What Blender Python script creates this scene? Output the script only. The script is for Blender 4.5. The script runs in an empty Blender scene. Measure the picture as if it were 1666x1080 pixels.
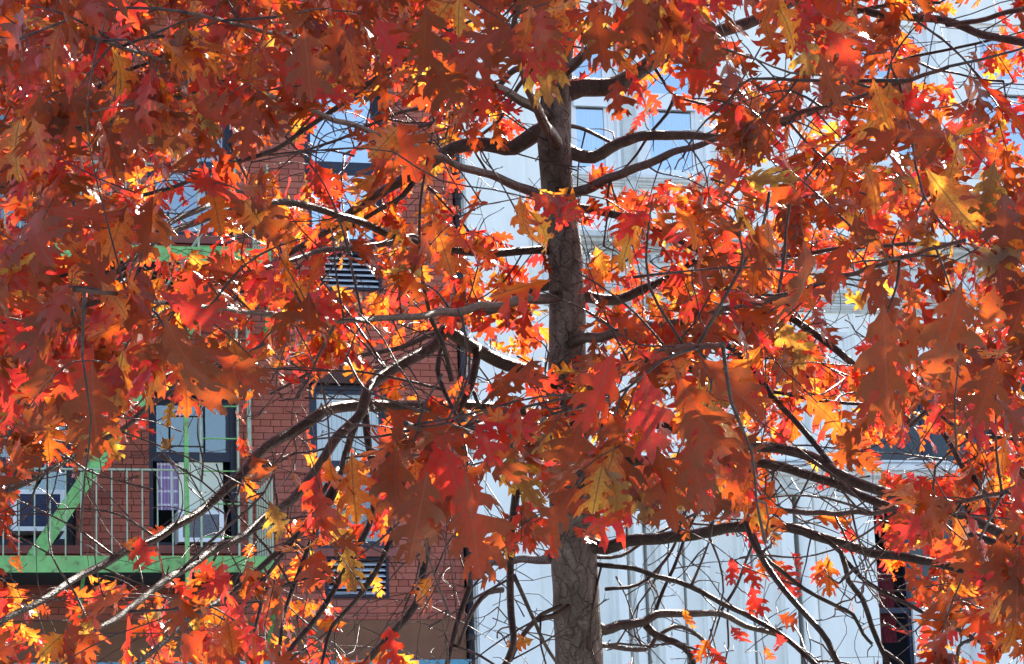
import bpy, bmesh, math, random
import numpy as np
from mathutils import Vector, Matrix
from mathutils.geometry import delaunay_2d_cdt
random.seed(11); rng = np.random.default_rng(11)
R = math.radians
sc = bpy.context.scene
col = sc.collection

# ------------------------------------------------------------------ camera, sky, sun, exposure
PW, PH, FPX = 1666.0, 1080.0, 4500.0
PITCH, ROLL = R(12.4), R(2.0)
CAM = Vector((0, 0, 1.6))
FW = Vector((0, math.cos(PITCH), math.sin(PITCH)))
_r0 = Vector((1, 0, 0)); _u0 = Vector((0, -math.sin(PITCH), math.cos(PITCH)))
RT = _r0 * math.cos(ROLL) - _u0 * math.sin(ROLL)
UP = _u0 * math.cos(ROLL) + _r0 * math.sin(ROLL)
cd = bpy.data.cameras.new('camera'); cam = bpy.data.objects.new('camera', cd); col.objects.link(cam)
cd.sensor_width = 36; cd.lens = FPX / PW * 36; cd.clip_start = 0.1; cd.clip_end = 3000
M = Matrix((RT, UP, -FW)).transposed().to_4x4(); M.translation = CAM
cam.matrix_world = M
sc.camera = cam

SUN_EL, SUN_AZ = R(37), R(27)
w = bpy.data.worlds.new("World"); sc.world = w; w.use_nodes = True
wn = w.node_tree.nodes; sky = wn.new('ShaderNodeTexSky'); sky.sky_type = 'NISHITA'; sky.sun_disc = False
sky.sun_elevation = SUN_EL; sky.sun_rotation = SUN_AZ
w.node_tree.links.new(sky.outputs[0], wn['Background'].inputs[0]); wn['Background'].inputs[1].default_value = 0.125
sl = bpy.data.lights.new('sun', 'SUN'); sl.energy = 5.0; sl.angle = R(0.53); sl.color = (1.0, 0.93, 0.82)
so = bpy.data.objects.new('sun', sl); col.objects.link(so); so.location = (10, 30, 40)
SDIR = Vector((math.sin(SUN_AZ) * math.cos(SUN_EL), math.cos(SUN_AZ) * math.cos(SUN_EL), math.sin(SUN_EL)))
so.rotation_euler = SDIR.to_track_quat('Z', 'Y').to_euler()
sc.view_settings.view_transform = 'Standard'; sc.view_settings.look = 'None'
sc.view_settings.gamma = 1; sc.view_settings.use_curve_mapping = False
sc.view_settings.exposure = 2.0
sc.render.engine = 'CYCLES'
sc.cycles.max_bounces = 10; sc.cycles.diffuse_bounces = 4; sc.cycles.glossy_bounces = 3
sc.cycles.transmission_bounces = 6; sc.cycles.transparent_max_bounces = 12
sc.cycles.use_denoising = True; sc.cycles.sample_clamp_indirect = 6
sc.cycles.caustics_reflective = False; sc.cycles.caustics_refractive = False

# ------------------------------------------------------------------ helpers
def P(px, py, d):
    return CAM + (FW + RT * ((px - PW / 2) / FPX) + UP * ((PH / 2 - py) / FPX)) * d
def proj(p):
    v = Vector(p) - CAM; d = v.dot(FW)
    return PW / 2 + FPX * v.dot(RT) / d, PH / 2 - FPX * v.dot(UP) / d, d
def tag(o, label=None, cat=None, group=None, kind=None):
    for k, v in (('label', label), ('category', cat), ('group', group), ('kind', kind)):
        if v: o[k] = v
    return o
def empty(name, loc=(0, 0, 0), rz=0):
    o = bpy.data.objects.new(name, None); col.objects.link(o); o.location = loc; o.rotation_euler = (0, 0, rz)
    o.empty_display_size = .2
    return o

class MB:
    def __init__(s): s.v = []; s.f = []
    def add(s, vs, fs):
        b = len(s.v); s.v += [tuple(p) for p in vs]; s.f += [tuple(i + b for i in f) for f in fs]; return s
    def box(s, x0, x1, y0, y1, z0, z1):
        vs = [(x0, y0, z0), (x1, y0, z0), (x1, y1, z0), (x0, y1, z0), (x0, y0, z1), (x1, y0, z1), (x1, y1, z1), (x0, y1, z1)]
        return s.add(vs, [(0, 3, 2, 1), (4, 5, 6, 7), (0, 1, 5, 4), (1, 2, 6, 5), (2, 3, 7, 6), (3, 0, 4, 7)])
    def quad(s, a, b, c, d): return s.add([a, b, c, d], [(0, 1, 2, 3)])
    def bar(s, a, b, wx, wy, upv=(0, 1, 0)):
        a, b = Vector(a), Vector(b); t = (b - a).normalized(); u = Vector(upv); u = (u - t * u.dot(t)).normalized(); n = t.cross(u)
        vs = [p + n * sx * wx / 2 + u * sy * wy / 2 for p in (a, b) for sx, sy in ((-1, -1), (1, -1), (1, 1), (-1, 1))]
        return s.add(vs, [(3, 2, 1, 0), (4, 5, 6, 7), (0, 1, 5, 4), (1, 2, 6, 5), (2, 3, 7, 6), (3, 0, 4, 7)])
    def tube(s, pts, rad, n=6, cap=True):
        pts = [Vector(p) for p in pts]; m = len(pts); b = len(s.v); u = None
        for i, p in enumerate(pts):
            t = (pts[min(i + 1, m - 1)] - pts[max(i - 1, 0)])
            t = t.normalized() if t.length > 1e-9 else Vector((0, 0, 1))
            if u is None:
                u = t.orthogonal().normalized()
            else:
                u = u - t * u.dot(t); u = u.normalized() if u.length > 1e-6 else t.orthogonal().normalized()
            q = t.cross(u); r = rad[i] if hasattr(rad, '__len__') else rad
            for k in range(n):
                a = 2 * math.pi * k / n; s.v.append(tuple(p + (u * math.cos(a) + q * math.sin(a)) * r))
        for i in range(m - 1):
            for k in range(n):
                s.f.append((b + i * n + k, b + i * n + (k + 1) % n, b + (i + 1) * n + (k + 1) % n, b + (i + 1) * n + k))
        if cap:
            s.f.append(tuple(b + k for k in range(n))[::-1]); s.f.append(tuple(b + (m - 1) * n + k for k in range(n)))
        return s
    def profile(s, prof, x0, x1):          # moulding: list of (y, z) swept along x
        n = len(prof); vs = [(x0, y, z) for y, z in prof] + [(x1, y, z) for y, z in prof]
        return s.add(vs, [(i, (i + 1) % n, n + (i + 1) % n, n + i) for i in range(n)] + [tuple(range(n))[::-1], tuple(range(n, 2 * n))])
    def lathe(s, prof, cx, cy, n=24, a0=0, a1=2 * math.pi):
        b = len(s.v); m = len(prof)
        for k in range(n + 1):
            a = a0 + (a1 - a0) * k / n
            s.v += [(cx + r * math.cos(a), cy + r * math.sin(a), z) for r, z in prof]
        for k in range(n):
            for i in range(m - 1): s.f.append((b + k * m + i, b + (k + 1) * m + i, b + (k + 1) * m + i + 1, b + k * m + i + 1))
        return s
    def mesh(s, name, mat, smooth=False):
        me = bpy.data.meshes.new(name); me.from_pydata(s.v, [], s.f); me.update()
        if mat: me.materials.append(mat)
        if smooth: me.polygons.foreach_set('use_smooth', [True] * len(me.polygons))
        return me
    def build(s, name, mat, parent=None, smooth=False):
        o = bpy.data.objects.new(name, s.mesh(name, mat, smooth)); col.objects.link(o)
        if parent: o.parent = parent
        return o
def inst(name, me, parent=None):
    o = bpy.data.objects.new(name, me); col.objects.link(o)
    if parent: o.parent = parent
    return o

# ------------------------------------------------------------------ materials
class NT:
    def __init__(s, name):
        s.m = bpy.data.materials.new(name); s.m.use_nodes = True; s.n = s.m.node_tree.nodes; s.l = s.m.node_tree.links
        s.b = s.n['Principled BSDF']; s.out = s.n['Material Output']
    def new(s, t, **k):
        n = s.n.new(t)
        for a, v in k.items(): setattr(n, a, v)
        return n
    def link(s, a, b): s.l.new(a, b)
    def math(s, op, a, b=None, c=None):
        n = s.new('ShaderNodeMath', operation=op)
        for i, x in enumerate((a, b, c)):
            if x is None: continue
            if isinstance(x, (int, float)): n.inputs[i].default_value = x
            else: s.link(x, n.inputs[i])
        return n.outputs[0]
    def ramp(s, fac, stops, interp='LINEAR'):
        n = s.new('ShaderNodeValToRGB'); e = n.color_ramp.elements; n.color_ramp.interpolation = interp
        while len(e) < len(stops): e.new(.5)
        for i, (p, c) in enumerate(stops): e[i].position = p; e[i].color = (*c, 1) if len(c) == 3 else c
        s.link(fac, n.inputs[0]); return n.outputs[0]
    def noise(s, scale, detail=4, rough=.55, vec=None, dist=0):
        n = s.new('ShaderNodeTexNoise'); n.inputs['Scale'].default_value = scale; n.inputs['Detail'].default_value = detail
        n.inputs['Roughness'].default_value = rough; n.inputs['Distortion'].default_value = dist
        if vec is not None: s.link(vec, n.inputs['Vector'])
        return n.outputs[0]
    def coord(s, which='Object', scale=None):
        c = s.new('ShaderNodeTexCoord').outputs[which]
        if scale:
            m = s.new('ShaderNodeMapping'); m.inputs['Scale'].default_value = scale; s.link(c, m.inputs[0]); c = m.outputs[0]
        return c
    def mix(s, fac, a, b, blend='MIX'):
        n = s.new('ShaderNodeMix', data_type='RGBA', blend_type=blend)
        for i, x in ((0, fac), (6, a), (7, b)):
            if isinstance(x, (int, float)): n.inputs[i].default_value = x
            elif isinstance(x, tuple): n.inputs[i].default_value = (*x, 1)
            else: s.link(x, n.inputs[i])
        return n.outputs[2]
    def bump(s, h, strength=.3, dist=.01):
        n = s.new('ShaderNodeBump'); n.inputs['Strength'].default_value = strength; n.inputs['Distance'].default_value = dist
        s.link(h, n.inputs['Height']); s.link(n.outputs[0], s.b.inputs['Normal'])

def plain(name, c, rough=.6, var=.12, scale=6, spec=.3, streak=0., dirt=(.5, .47, .43), bump=0):
    t = NT(name); co = t.coord('Object')
    n = t.noise(scale, 5, .6, co)
    k = tuple(max(0, x * (1 - var * 2)) for x in c); h = tuple(min(1, x * (1 + var)) for x in c)
    cc = t.ramp(n, [(.3, k), (.55, c), (.75, h)])
    if streak:
        sm = t.noise(1.0, 6, .65, t.coord('Object', (9, 9, .55)))
        f = t.ramp(sm, [(.48, (0, 0, 0)), (.75, (streak,) * 3)])
        cc = t.mix(f, cc, tuple(a * b for a, b in zip(c, dirt)))
    t.link(cc, t.b.inputs['Base Color']); t.b.inputs['Roughness'].default_value = rough
    t.b.inputs['Specular IOR Level'].default_value = spec
    if bump: t.bump(t.noise(scale * 8, 4, .6, co), bump, .004)
    return t.m

def check_mat(name, c, line):
    t = NT(name); sx = t.new('ShaderNodeSeparateXYZ'); t.link(t.coord('Object'), sx.inputs[0])
    f = [t.math('LESS_THAN', t.math('FRACT', t.math('MULTIPLY', sx.outputs[i], k)), .16) for i, k in ((0, 10), (2, 7))]
    cl = t.mix(t.noise(12, 4, .6, t.coord('Object')), c, tuple(x * .75 for x in c))
    t.link(t.mix(t.math('MAXIMUM', f[0], f[1]), cl, line), t.b.inputs['Base Color']); t.b.inputs['Roughness'].default_value = .85; return t.m

def iron_mat(name, c, rust=.6):
    t = NT(name); co = t.coord('Object'); n = t.noise(5, 6, .65, co)
    b = t.ramp(n, [(.3, tuple(x * .7 for x in c)), (.55, c), (.75, tuple(x * 1.2 for x in c))])
    b = t.mix(t.ramp(t.noise(14, 8, .75, co), [(.53, (0, 0, 0)), (.61, (rust,) * 3)]), b, (.13, .075, .035))
    b = t.mix(t.ramp(t.noise(2.2, 4, .6, co), [(.5, (0, 0, 0)), (.7, (.6,) * 3)]), b, (.30, .46, .17))
    t.link(b, t.b.inputs['Base Color']); t.b.inputs['Roughness'].default_value = .5; t.b.inputs['Specular IOR Level'].default_value = .3
    t.bump(t.noise(60, 4, .6, co), .4, .004); return t.m

def brick_mat():
    t = NT('brick_red'); a = t.new('ShaderNodeAttribute', attribute_name='v').outputs['Fac']
    oc = t.new('ShaderNodeObjectInfo').outputs['Color']; sp = t.new('ShaderNodeSeparateColor'); t.link(oc, sp.inputs[0])
    v = t.math('FRACT', t.math('ADD', a, sp.outputs[0]))
    c = t.ramp(v, [(0, (.31, .080, .052)), (.3, (.37, .098, .064)), (.7, (.42, .118, .078)), (.9, (.34, .105, .078)), (1, (.27, .068, .048))])
    n = t.noise(26, 5, .65, t.coord('Object'))
    c = t.mix(t.ramp(n, [(.42, (0, 0, 0)), (.75, (.45,) * 3)]), c, (.17, .065, .055))
    n2 = t.noise(.7, 4, .6, t.coord('Object'))
    c = t.mix(t.ramp(n2, [(.4, (0, 0, 0)), (.7, (.3,) * 3)]), c, (.36, .16, .135))
    t.link(c, t.b.inputs['Base Color']); t.b.inputs['Roughness'].default_value = .85; t.b.inputs['Specular IOR Level'].default_value = .2
    t.bump(t.noise(120, 4, .6, t.coord('Object')), .4, .003)
    return t.m

def glass_mat(name, tint, refl):
    t = NT(name); gl = t.new('ShaderNodeBsdfGlossy'); gl.inputs['Roughness'].default_value = .015; gl.inputs['Color'].default_value = (.9, .95, 1, 1)
    tr = t.new('ShaderNodeBsdfTransparent'); tr.inputs['Color'].default_value = (*tint, 1)
    fr = t.new('ShaderNodeFresnel'); fr.inputs[0].default_value = 1.5
    n = t.noise(1.3, 2, .5, t.coord('Object')); bp = t.new('ShaderNodeBump'); bp.inputs['Strength'].default_value = .05; bp.inputs['Distance'].default_value = .02
    t.link(n, bp.inputs['Height']); t.link(bp.outputs[0], gl.inputs['Normal'])
    mx = t.new('ShaderNodeMixShader'); t.link(t.math('ADD', fr.outputs[0], refl), mx.inputs[0])
    t.link(tr.outputs[0], mx.inputs[1]); t.link(gl.outputs[0], mx.inputs[2]); t.link(mx.outputs[0], t.out.inputs[0])
    return t.m

def bark_mat(name, dark, mid, lite, moss=0, zs=.35, trunk=False, spec=.22, rough=.55):
    t = NT(name); co = t.coord('Object', (1, 1, zs)); co1 = t.coord('Object', (1, 1, 2.6)); oc = t.coord('Object')
    n = t.noise(18 if trunk else 16, 8, .72, co, .8); n2 = t.noise(60, 4, .6, co1)
    c = t.ramp(n, [(.32, dark), (.5, mid), (.70, lite)])
    c = t.mix(t.ramp(n2, [(.56, (0, 0, 0)), (.64, (.7,) * 3)]), c, dark)
    h = t.math('ADD', n, t.math('MULTIPLY', n2, .5))
    if moss:
        n3 = t.noise(6, 6, .65, oc)
        c = t.mix(t.ramp(n3, [(.5, (0, 0, 0)), (.66, (moss,) * 3)]), c, (.085, .088, .05))
    if trunk:
        v = t.new('ShaderNodeTexVoronoi', feature='DISTANCE_TO_EDGE'); v.inputs['Scale'].default_value = 26
        wv = t.new('ShaderNodeVectorMath', operation='ADD'); nn_ = t.new('ShaderNodeTexNoise'); nn_.inputs['Scale'].default_value = 9; t.link(oc, nn_.inputs['Vector'])
        sc2 = t.new('ShaderNodeVectorMath', operation='SCALE'); t.link(nn_.outputs['Color'], sc2.inputs[0]); sc2.inputs['Scale'].default_value = .12
        t.link(t.coord('Object', (1, 1, .22)), wv.inputs[0]); t.link(sc2.outputs[0], wv.inputs[1]); t.link(wv.outputs[0], v.inputs['Vector'])
        ck = t.ramp(v.outputs['Distance'], [(.0, (1, 1, 1)), (.055, (.0,) * 3)])
        c = t.mix(t.math('MULTIPLY', ck, .35), c, (.024, .017, .014)); h = t.math('SUBTRACT', h, t.math('MULTIPLY', ck, .5))
        n4 = t.noise(3.2, 5, .6, oc, .5)
        c = t.mix(t.ramp(n4, [(.50, (0, 0, 0)), (.60, (.6,) * 3)]), c, (.050, .034, .026))
        n5 = t.noise(7.5, 5, .6, oc, 1.2)
        c = t.mix(t.ramp(n5, [(.60, (0, 0, 0)), (.66, (.65,) * 3)]), c, (.24, .225, .20))
    t.link(c, t.b.inputs['Base Color']); t.b.inputs['Roughness'].default_value = rough; t.b.inputs['Specular IOR Level'].default_value = spec
    t.bump(h, .9, .02 if trunk else .012)
    return t.m

RAMP_R = [(0, (.078, .025, .007)), (.16, (.110, .026, .007)), (.34, (.200, .021, .009)), (.48, (.20, .014, .022)),
          (.60, (.220, .046, .008)), (.75, (.36, .120, .028)), (.87, (.42, .235, .05)), (1, (.13, .072, .022))]
RAMP_T = [(0, (.320, .070, .010)), (.16, (.50, .066, .008)), (.34, (.78, .046, .014)), (.48, (.76, .026, .032)),
          (.60, (.88, .130, .010)), (.75, (.92, .27, .020)), (.87, (.92, .52, .05)), (1, (.36, .17, .028))]
def leaf_mat():
    t = NT('autumn_leaf'); a = t.new('ShaderNodeAttribute', attribute_name='v').outputs['Fac']
    oc = t.new('ShaderNodeObjectInfo').outputs['Color']; sp = t.new('ShaderNodeSeparateColor'); t.link(oc, sp.inputs[0])
    geo = t.coord('Object')
    v = t.math('ADD', a, sp.outputs[0])
    uv = t.new('ShaderNodeUVMap'); uv.uv_map = 'UVMap'; s2 = t.new('ShaderNodeSeparateXYZ'); t.link(uv.outputs[0], s2.inputs[0])
    u = s2.outputs[0]; lat = t.math('ABSOLUTE', s2.outputs[1])
    n1 = t.noise(18, 5, .62, geo)
    vj = t.math('ADD', v, t.math('MULTIPLY', t.math('SUBTRACT', n1, .5), .42))
    vj = t.math('ADD', vj, t.math('MULTIPLY', t.math('SUBTRACT', .13, lat), .55))
    vj = t.math('MINIMUM', t.math('MAXIMUM', vj, 0.0), 1.0)
    cr = t.ramp(vj, RAMP_R); ct = t.ramp(vj, RAMP_T)
    sp_ = t.noise(70, 3, .5, geo)
    spots = t.ramp(sp_, [(.58, (0, 0, 0)), (.68, (.75,) * 3)])
    cr = t.mix(spots, cr, (.09, .03, .015)); ct = t.mix(spots, ct, (.22, .05, .012))
    n6 = t.noise(150, 3, .6, geo); cr = t.mix(t.ramp(n6, [(.4, (.35,) * 3), (.6, (0, 0, 0))]), cr, (.06, .018, .010))
    mid = t.math('LESS_THAN', lat, .012)
    ph = t.math('FRACT', t.math('MULTIPLY', t.math('SUBTRACT', u, t.math('MULTIPLY', lat, .75)), 7.5))
    side = t.math('LESS_THAN', ph, .07)
    vein = t.math('MAXIMUM', mid, t.math('MULTIPLY', side, .45))
    ct = t.mix(t.math('MULTIPLY', vein, .75), ct, (.25, .05, .015))
    cr = t.mix(t.math('MULTIPLY', vein, .6), cr, (.24, .10, .05))
    b = t.b; t.link(cr, b.inputs['Base Color']); b.inputs['Roughness'].default_value = .20; b.inputs['Specular IOR Level'].default_value = .42
    t.bump(t.math('ADD', t.noise(55, 4, .6, geo), t.math('MULTIPLY', vein, -.5)), .75, .004)
    tr = t.new('ShaderNodeBsdfTranslucent'); t.link(ct, tr.inputs[0])
    mx = t.new('ShaderNodeMixShader'); mx.inputs[0].default_value = .5
    t.link(b.outputs[0], mx.inputs[1]); t.link(tr.outputs[0], mx.inputs[2]); t.link(mx.outputs[0], t.out.inputs[0])
    return t.m

MAT = dict(
    brick=brick_mat(), mortar=plain('mortar', (.19, .075, .062), .9, .15, 30),
    pale=plain('pale_paint', (.84, .84, .80), .6, .03, 2.5, streak=.12),
    pale_trim=plain('pale_trim', (.70, .71, .71), .6, .08, 5, streak=.5),
    pale_grey=plain('pale_grey_stone', (.56, .58, .56), .7, .1, 7, streak=.6),
    frame_white=plain('white_frame', (.78, .80, .82), .45, .03, 5),
    frame_navy=plain('navy_frame', (.02, .024, .05), .4, .1, 5),
    green=iron_mat('green_iron', (.19, .46, .15), .7),
    green_pale=plain('pale_green_iron', (.40, .47, .34), .5, .14, 14),
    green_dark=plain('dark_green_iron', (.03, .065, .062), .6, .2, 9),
    lintel=plain('brown_lintel', (.075, .035, .03), .7, .2, 9),
    sill=plain('red_stone_sill', (.27, .085, .07), .75, .12, 9),
    header=plain('brown_header', (.19, .080, .042), .7, .1, 3, streak=.3),
    blue=plain('blue_cornice', (.10, .30, .42), .5, .1, 6),
    navy=plain('dark_slot', (.012, .014, .035), .5, .1, 9),
    slat=plain('louvre_slat', (.55, .58, .64), .45, .06, 9),
    pipe=plain('black_pipe', (.02, .018, .024), .45, .2, 9),
    blind=plain('white_blind', (.80, .80, .78), .75, .02, 2),
    cream=plain('cream_shade', (.76, .78, .64), .75, .03, 3),
    purple=check_mat('purple_curtain', (.40, .28, .50), (.72, .66, .76)),
    maroon=plain('maroon_curtain', (.13, .012, .022), .8, .2, 10),
    unit=plain('white_unit', (.78, .79, .82), .4, .03, 4),
    grille=plain('unit_grille', (.035, .05, .12), .5, .2, 30),
    grille_grey=plain('unit_grille_grey', (.20, .22, .27), .5, .25, 60),
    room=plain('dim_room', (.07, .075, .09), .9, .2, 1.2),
    glass=glass_mat('window_glass', (.55, .62, .68), .16),
    glass_clear=glass_mat('clear_window_glass', (.96, .97, .97), .03),
    glass_night=glass_mat('shaded_window_glass', (.30, .30, .42), .0),
    glass_blue=glass_mat('bright_window_glass', (.62, .72, .80), .34),
    glass_dark=glass_mat('dark_window_glass', (.80, .88, .88), .05),
    asphalt=plain('asphalt', (.05, .05, .052), .85, .15, 3), concrete=plain('concrete', (.34, .33, .31), .85, .1, 2, streak=.2),
    kerb=plain('kerb_stone', (.36, .35, .34), .8, .1, 5), roof=plain('roof_felt', (.09, .09, .09), .9, .15, 2),
    soil=plain('soil', (.06, .042, .03), .95, .3, 20),
    bark=bark_mat('trunk_bark', (.048, .036, .030), (.125, .104, .090), (.23, .205, .185), .4, .3, True),
    limb=bark_mat('branch_bark', (.013, .008, .006), (.027, .016, .012), (.080, .060, .048), .25, 1, spec=.25, rough=.42),
    twig=bark_mat('twig_bark', (.022, .010, .008), (.042, .020, .015), (.10, .068, .052), 0, 1, spec=.35, rough=.36),
    leaf=leaf_mat(),
)

# ------------------------------------------------------------------ facade frame: local x along the street front, y into the building, z up
YAW = R(15)
A0 = P(PW / 2, PH / 2, 30.0)
FT = Vector((math.cos(YAW), math.sin(YAW), 0)); FNI = Vector((-math.sin(YAW), math.cos(YAW), 0))
FO = Vector((A0.x, A0.y, 0))
def F(px, py, off=0.0):
    d = P(px, py, 1.0) - CAM; o = FO - FNI * off
    k = (o - CAM).dot(FNI) / d.dot(FNI); q = CAM + d * k - FO
    return q.dot(FT), q.z
def FR(x0, y0, x1, y1, off=0.0):     # pixel rectangle -> s0, s1, h0, h1
    xm, ym = (x0 + x1) / 2, (y0 + y1) / 2
    return F(x0, ym, off)[0], F(x1, ym, off)[0], F(xm, y1, off)[1], F(xm, y0, off)[1]
def facade_empty(name): return empty(name, FO, YAW)
def S(px, py, off=0.): return F(px, py, off)[0]
def H(px, py, off=0.): return F(px, py, off)[1]

# ------------------------------------------------------------------ ground
g = MB(); g.box(-400, 400, -400, 900, -.5, -.15); tag(g.build('ground', MAT['asphalt']), kind='structure')
def strip(name, mat, y0, y1, z0, z1, x0=-60, x1=60):
    o = MB().box(x0, x1, y0, y1, z0, z1).build(name, mat); o.location = FO; o.rotation_euler = (0, 0, YAW); return tag(o, kind='structure')
strip('road', MAT['asphalt'], -16.6, -4.3, -.145, 0.0)
strip('far_pavement', MAT['concrete'], -4.1, 0.0, -.14, .13)
strip('far_kerb', MAT['kerb'], -4.3, -4.1, -.14, .134)
strip('near_kerb', MAT['kerb'], -16.8, -16.6, -.14, .134)
strip('near_pavement', MAT['concrete'], -34, -16.8, -.14, .13)

# ------------------------------------------------------------------ walls with openings
def wall_sheet(mb, s0, s1, h0, h1, holes, y=0.0, depth=.25):
    xs = sorted({s0, s1, *[min(max(v, s0), s1) for a in holes for v in a[:2]]}); zs = sorted({h0, h1, *[min(max(v, h0), h1) for a in holes for v in a[2:4]]})
    for i in range(len(xs) - 1):
        for j in range(len(zs) - 1):
            cx, cz = (xs[i] + xs[i + 1]) / 2, (zs[j] + zs[j + 1]) / 2
            if any(a[0] < cx < a[1] and a[2] < cz < a[3] for a in holes): continue
            mb.quad((xs[i], y, zs[j]), (xs[i + 1], y, zs[j]), (xs[i + 1], y, zs[j + 1]), (xs[i], y, zs[j + 1]))
    for a in holes:
        x0, x1, z0, z1 = a[:4]
        mb.quad((x0, y, z0), (x0, y + depth, z0), (x0, y + depth, z1), (x0, y, z1)); mb.quad((x1, y, z0), (x1, y, z1), (x1, y + depth, z1), (x1, y + depth, z0))
        mb.quad((x0, y, z0), (x1, y, z0), (x1, y + depth, z0), (x0, y + depth, z0)); mb.quad((x0, y, z1), (x0, y + depth, z1), (x1, y + depth, z1), (x1, y, z1))

def window(parent, r, frame, glass, y=.13, rail=.5, fw=.055, mull=False, transom=None, blind=None, blind_mat=None, label=None, open_low=False):
    """Sash window in opening r=(s0,s1,h0,h1). Frame in pieces that meet end to end; panes behind."""
    s0, s1, h0, h1 = r; m = MB()
    m.box(s0, s0 + fw, y, y + .09, h0, h1); m.box(s1 - fw, s1, y, y + .09, h0, h1)
    m.box(s0 + fw, s1 - fw, y, y + .09, h1 - fw, h1); m.box(s0 + fw, s1 - fw, y, y + .09, h0, h0 + fw)
    f = m.build('window', frame, parent)
    if label: f['label'] = label
    zs = [h0 + fw]; a = s0 + fw; b = s1 - fw
    cuts = [h0 + (h1 - h0) * k for k in ([rail] if rail else [])] + ([h0 + (h1 - h0) * transom] if transom else [])
    for c in cuts:
        MB().box(a, b, y + .015, y + .075, c - .03, c + .03).build('sash_rail', frame, f); zs += [c - .03, c + .03]
    zs.append(h1 - fw)
    xs = [(a, b)] if not mull else [(a, (a + b) / 2 - .02), ((a + b) / 2 + .02, b)]
    for i in range(0, len(zs), 2):
        if mull: MB().box((a + b) / 2 - .02, (a + b) / 2 + .02, y + .02, y + .07, zs[i], zs[i + 1]).build('glazing_bar', frame, f)
        if open_low and i == 0: continue
        for xa, xb in xs:
            t = .04; q = MB()
            q.box(xa, xa + t, y + .02, y + .065, zs[i], zs[i + 1]); q.box(xb - t, xb, y + .02, y + .065, zs[i], zs[i + 1])
            q.box(xa + t, xb - t, y + .02, y + .065, zs[i], zs[i] + t); q.box(xa + t, xb - t, y + .02, y + .065, zs[i + 1] - t, zs[i + 1])
            q.build('sash', frame, f)
            MB().box(xa + t, xb - t, y + .04, y + .046, zs[i] + t, zs[i + 1] - t).build('pane', glass, f)
    if blind:
        z0, z1 = h0 + (h1 - h0) * blind[0], h0 + (h1 - h0) * blind[1]
        q = MB(); n = 14
        for k in range(n):
            xa, xb = a + (b - a) * k / n, a + (b - a) * (k + 1) / n
            q.box(xa + .002, xb - .002, y + .092 + .005 * (k % 2), y + .098 + .005 * (k % 2), z0, z1)
        q.build('blind', blind_mat or MAT['blind'], f)
    return f

# ------------------------------------------------------------------ the brick building
E_S = (S(731, 80) + S(757, 1075)) / 2          # right edge
BH = 15.5
brk = facade_empty('brick_building'); tag(brk, 'red brick apartment building on the left behind the fire escape and red leaves', 'building')
W = {}
W['mid_low'] = FR(505, 624, 636, 893); W['left_low'] = FR(243, 640, 387, 888); W['far_low'] = FR(-18, 640, 124, 888)
dz = H(440, 390) - H(440, 890)
for k in ('mid', 'left', 'far'):
    a = W[k + '_low']; W[k + '_up'] = (a[0], a[1], a[2] + dz, a[3] + dz); W[k + '_top'] = (a[0], a[1], a[2] + 2 * dz, a[3] + 2 * dz)
hold = list(W.values())
a = W['far_low']; b = W['left_low']; gap = b[0] - a[0]
for n_, base in (('e', 0), ('e_up', dz), ('e_top', 2 * dz)):
    W[n_] = (a[0] - gap, a[1] - gap, a[2] + base, a[3] + base)
VENT = [FR(530, 907, 632, 972)]; VENT.append((VENT[0][0], VENT[0][1], VENT[0][2] + dz, VENT[0][3] + dz))
VENT.append((VENT[0][0], VENT[0][1], VENT[0][2] + 2 * dz, VENT[0][3] + 2 * dz))
holes = list(W.values()) + VENT
H_BR0 = H(690, 1008)                      # brickwork starts above the brown header
S0, S1 = -9.5, E_S
m = MB(); wall_sheet(m, S0, S1, H_BR0, BH, holes, .012, .13)
wall_b = m.build('wall', MAT['mortar'], brk)
# bricks
CH, BL, J = .0705, .205, .0085
B_H1 = H(700, -60) + .3; B_S0 = S(-60, 500) - .3
single, rest_v, rest_f, rest_a = [], [], [], []
show = [(598, 425, 742, 600), (636, 590, 752, 660), (132, 725, 242, 902), (640, 885, 752, 1010), (395, 640, 500, 780), (395, 200, 495, 300), (180, 330, 245, 400), (640, 290, 735, 345), (690, 70, 735, 140)]
row = 0; h = H_BR0 + .004
def brick_box(v, f, s0, s1, h0, h1, y):
    b = len(v); e = .0025
    v += [(s0, y, h0), (s1, y, h0), (s1, y, h1), (s0, y, h1), (s0 - e, .02, h0 - e), (s1 + e, .02, h0 - e), (s1 + e, .02, h1 + e), (s0 - e, .02, h1 + e)]
    f += [(b, b + 1, b + 2, b + 3), (b + 4, b + 5, b + 1, b), (b + 5, b + 6, b + 2, b + 1), (b + 6, b + 7, b + 3, b + 2), (b + 7, b + 4, b, b + 3)]
brick_mesh = {}
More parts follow.
